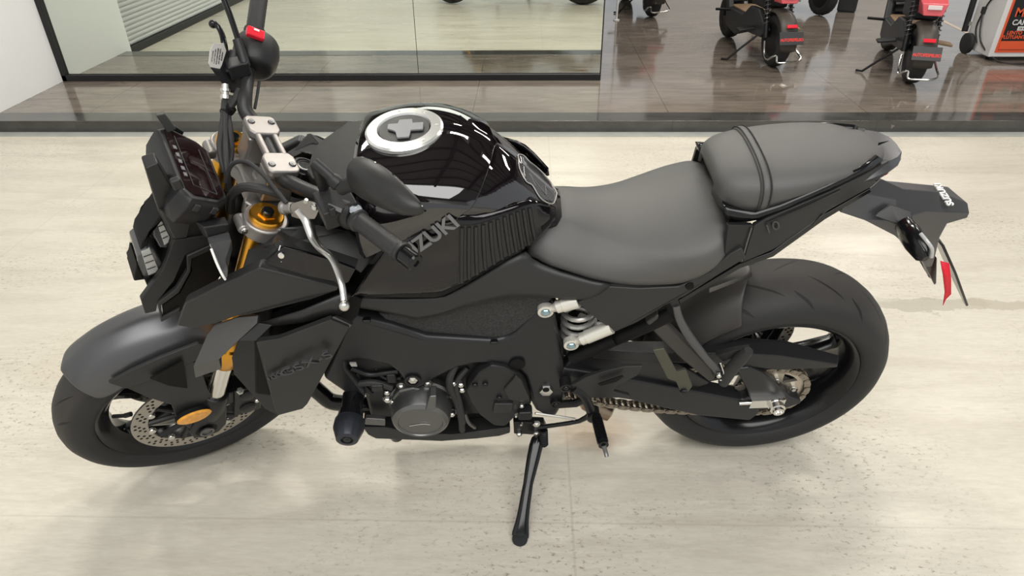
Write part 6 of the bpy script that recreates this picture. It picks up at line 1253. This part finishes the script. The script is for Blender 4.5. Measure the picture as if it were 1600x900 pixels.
MB().box((CW/2+0.005, -0.008, 0.118), (CW-0.09, 0.003, 0.060)).build('poster_band', ORG, cbo)
for tx, sz, x, z, m_ in (('MAXFOR', 0.088, 0.255, 0.345, ORG), ('CARREGADOR DE', 0.052, 0.295, 0.277, M['white']), ('LENTO', 0.034, 0.125, 0.205, ORG), ('FLUTUANTE /', 0.034, 0.145, 0.175, ORG), ('RAPIDO', 0.062, 0.345, 0.190, ORG)):
    text('poster_lettering', tx, sz, on(x, z), m_, cbo, bold=0.001)
MB().box((0.20, -0.0082, 0.236), (0.13, 0.003, 0.028)).build('poster_strip', M['white'], cbo); text('poster_lettering', 'DE BATERIAS', 0.019, on(0.20, 0.236, -0.0102), M['dark'], cbo)
ar = MB(); ar.plate([(0.10, -0.008, 0.435), (0.13, -0.008, 0.455), (0.13, -0.008, 0.447), (0.20, -0.008, 0.447), (0.20, -0.008, 0.423), (0.13, -0.008, 0.423), (0.13, -0.008, 0.415)], (0, -0.002, 0)); ar.build('poster_arrow', ORG, cbo)
MB().tube([(0.12, -0.009, 0.57), (0.21, -0.009, 0.57)], 0.004, 6, smooth=1).build('poster_drawing', M['white'], cbo); MB().tube([(0.15, -0.009, 0.57), (0.15, -0.009, 0.50)], 0.004, 6, smooth=1).build('poster_drawing', M['white'], cbo)
MB().tube([(0.25, -0.012, 0.52), (0.27, -0.014, 0.57), (0.33, -0.014, 0.575), (0.36, -0.012, 0.52)], 0.009, 8).build('lead_hook', M['white'], cbo)
for x in (-0.035, CW+0.035): MB().lathe((x-0.02, CD-0.09, 0.075), (1, 0, 0), [(0, 0.06), (0.006, 0.075), (0.034, 0.075), (0.04, 0.06), (0.04, 0.02), (0.044, 0.018)], 28).build('wheel', M['rubber'], ch_, ang=40)
MB().cyl((-0.03, CD-0.09, 0.075), (CW+0.03, CD-0.09, 0.075), 0.012).build('axle', M['zinc'], ch_)
for x in (0.06, CW-0.06): MB().box((x, 0.06, 0.015), (0.04, 0.05, 0.03)).build('foot', M['rubber'], ch_)
for x in (-0.02, CW+0.02): MB().tube([(x, CD+0.02, 0.14), (x, CD+0.05, 0.75), (x, CD+0.08, 1.25)], 0.022, 12, smooth=1).build('handle_post', M['rubber'], ch_); 
MB().cyl((-0.02, CD+0.08, 1.25), (CW+0.02, CD+0.08, 1.25), 0.02).build('handle_bar', M['rubber'], ch_)
for z in (0.2, 0.75): MB().box((CW/2, CD+0.02, z), (CW+0.04, 0.05, 0.03)).build('handle_bracket', M['zinc'], ch_)
MB().tube([(-0.006, 0.16, 0.56), (-0.02, 0.17, 0.52), (-0.012, 0.15, 0.44), (-0.012, 0.20, 0.36), (-0.014, 0.24, 0.20), (-0.02, 0.16, 0.10)], 0.006, 8).build('charging_lead', M['rubber'], ch_)
MB().box((-0.012, 0.16, 0.545), (0.026, 0.06, 0.03)).build('lead_clamp', M['rubber'], ch_, bevel=0.006); MB().box((-0.012, 0.22, 0.32), (0.026, 0.03, 0.05)).build('lead_clamp', M['rubber'], ch_, bevel=0.006)
MB().tube([(-0.014, 0.22, 0.30), (-0.02, 0.12, 0.12), (0.06, -0.03, 0.012), (0.2, -0.10, 0.008), (0.32, -0.05, 0.03), (0.34, -0.02, 0.20), (0.33, -0.016, 0.54)], 0.006, 8).build('charging_lead', M['rubber'], ch_)
# dark battery case standing on its corner edge, white pole, tape on the floor
bc = (3.2086, 5.7157, 0.0700)
bt = tag(empty('battery_case', bc, (0, 0, R(-25))), 'dark grey battery case standing at the back between two scooters', 'battery case')
MB().box((0, 0.06, 0.19), (0.17, 0.12, 0.36), Matrix.Rotation(R(0), 3, 'Y')).build('case', SM['body'], bt, bevel=0.012)
MB().box((0, 0.06, 0.005), (0.15, 0.10, 0.012)).build('base', M['rubber'], bt)
MB().tube([(-0.05, 0.06, 0.37), (-0.04, 0.06, 0.40), (0.04, 0.06, 0.40), (0.05, 0.06, 0.37)], 0.008, 8).build('handle', M['rubber'], bt)
pb_ = (0.9486, 5.3994, 0.0700); pl = tag(empty('barrier_post', pb_), 'thin white post on a small round foot beside the glass edge', 'post')
MB().lathe((0, 0, 0), (0, 0, 1), [(0, 0.03), (0.008, 0.03), (0.012, 0.012)], 24).build('foot', M['white'], pl); MB().cyl((0, 0, 0.01), (0.01, 0.02, 1.0), 0.010).build('post', M['white'], pl)
tp0 = Vector((3.9521, 5.3435, 0.0700)); tp1 = Vector((3.9070, 4.8162, 0.0700)); td = (tp1-tp0).normalized(); tn = Vector((-td.y, td.x, 0))*0.02
structure(MB().plate([tp0-tn, tp1-tn, tp1+tn, tp0+tn], (0, 0, 0.0015)).build('trim_4', mat('beige_floor_tape', (0.62, 0.52, 0.42), 0.5)))
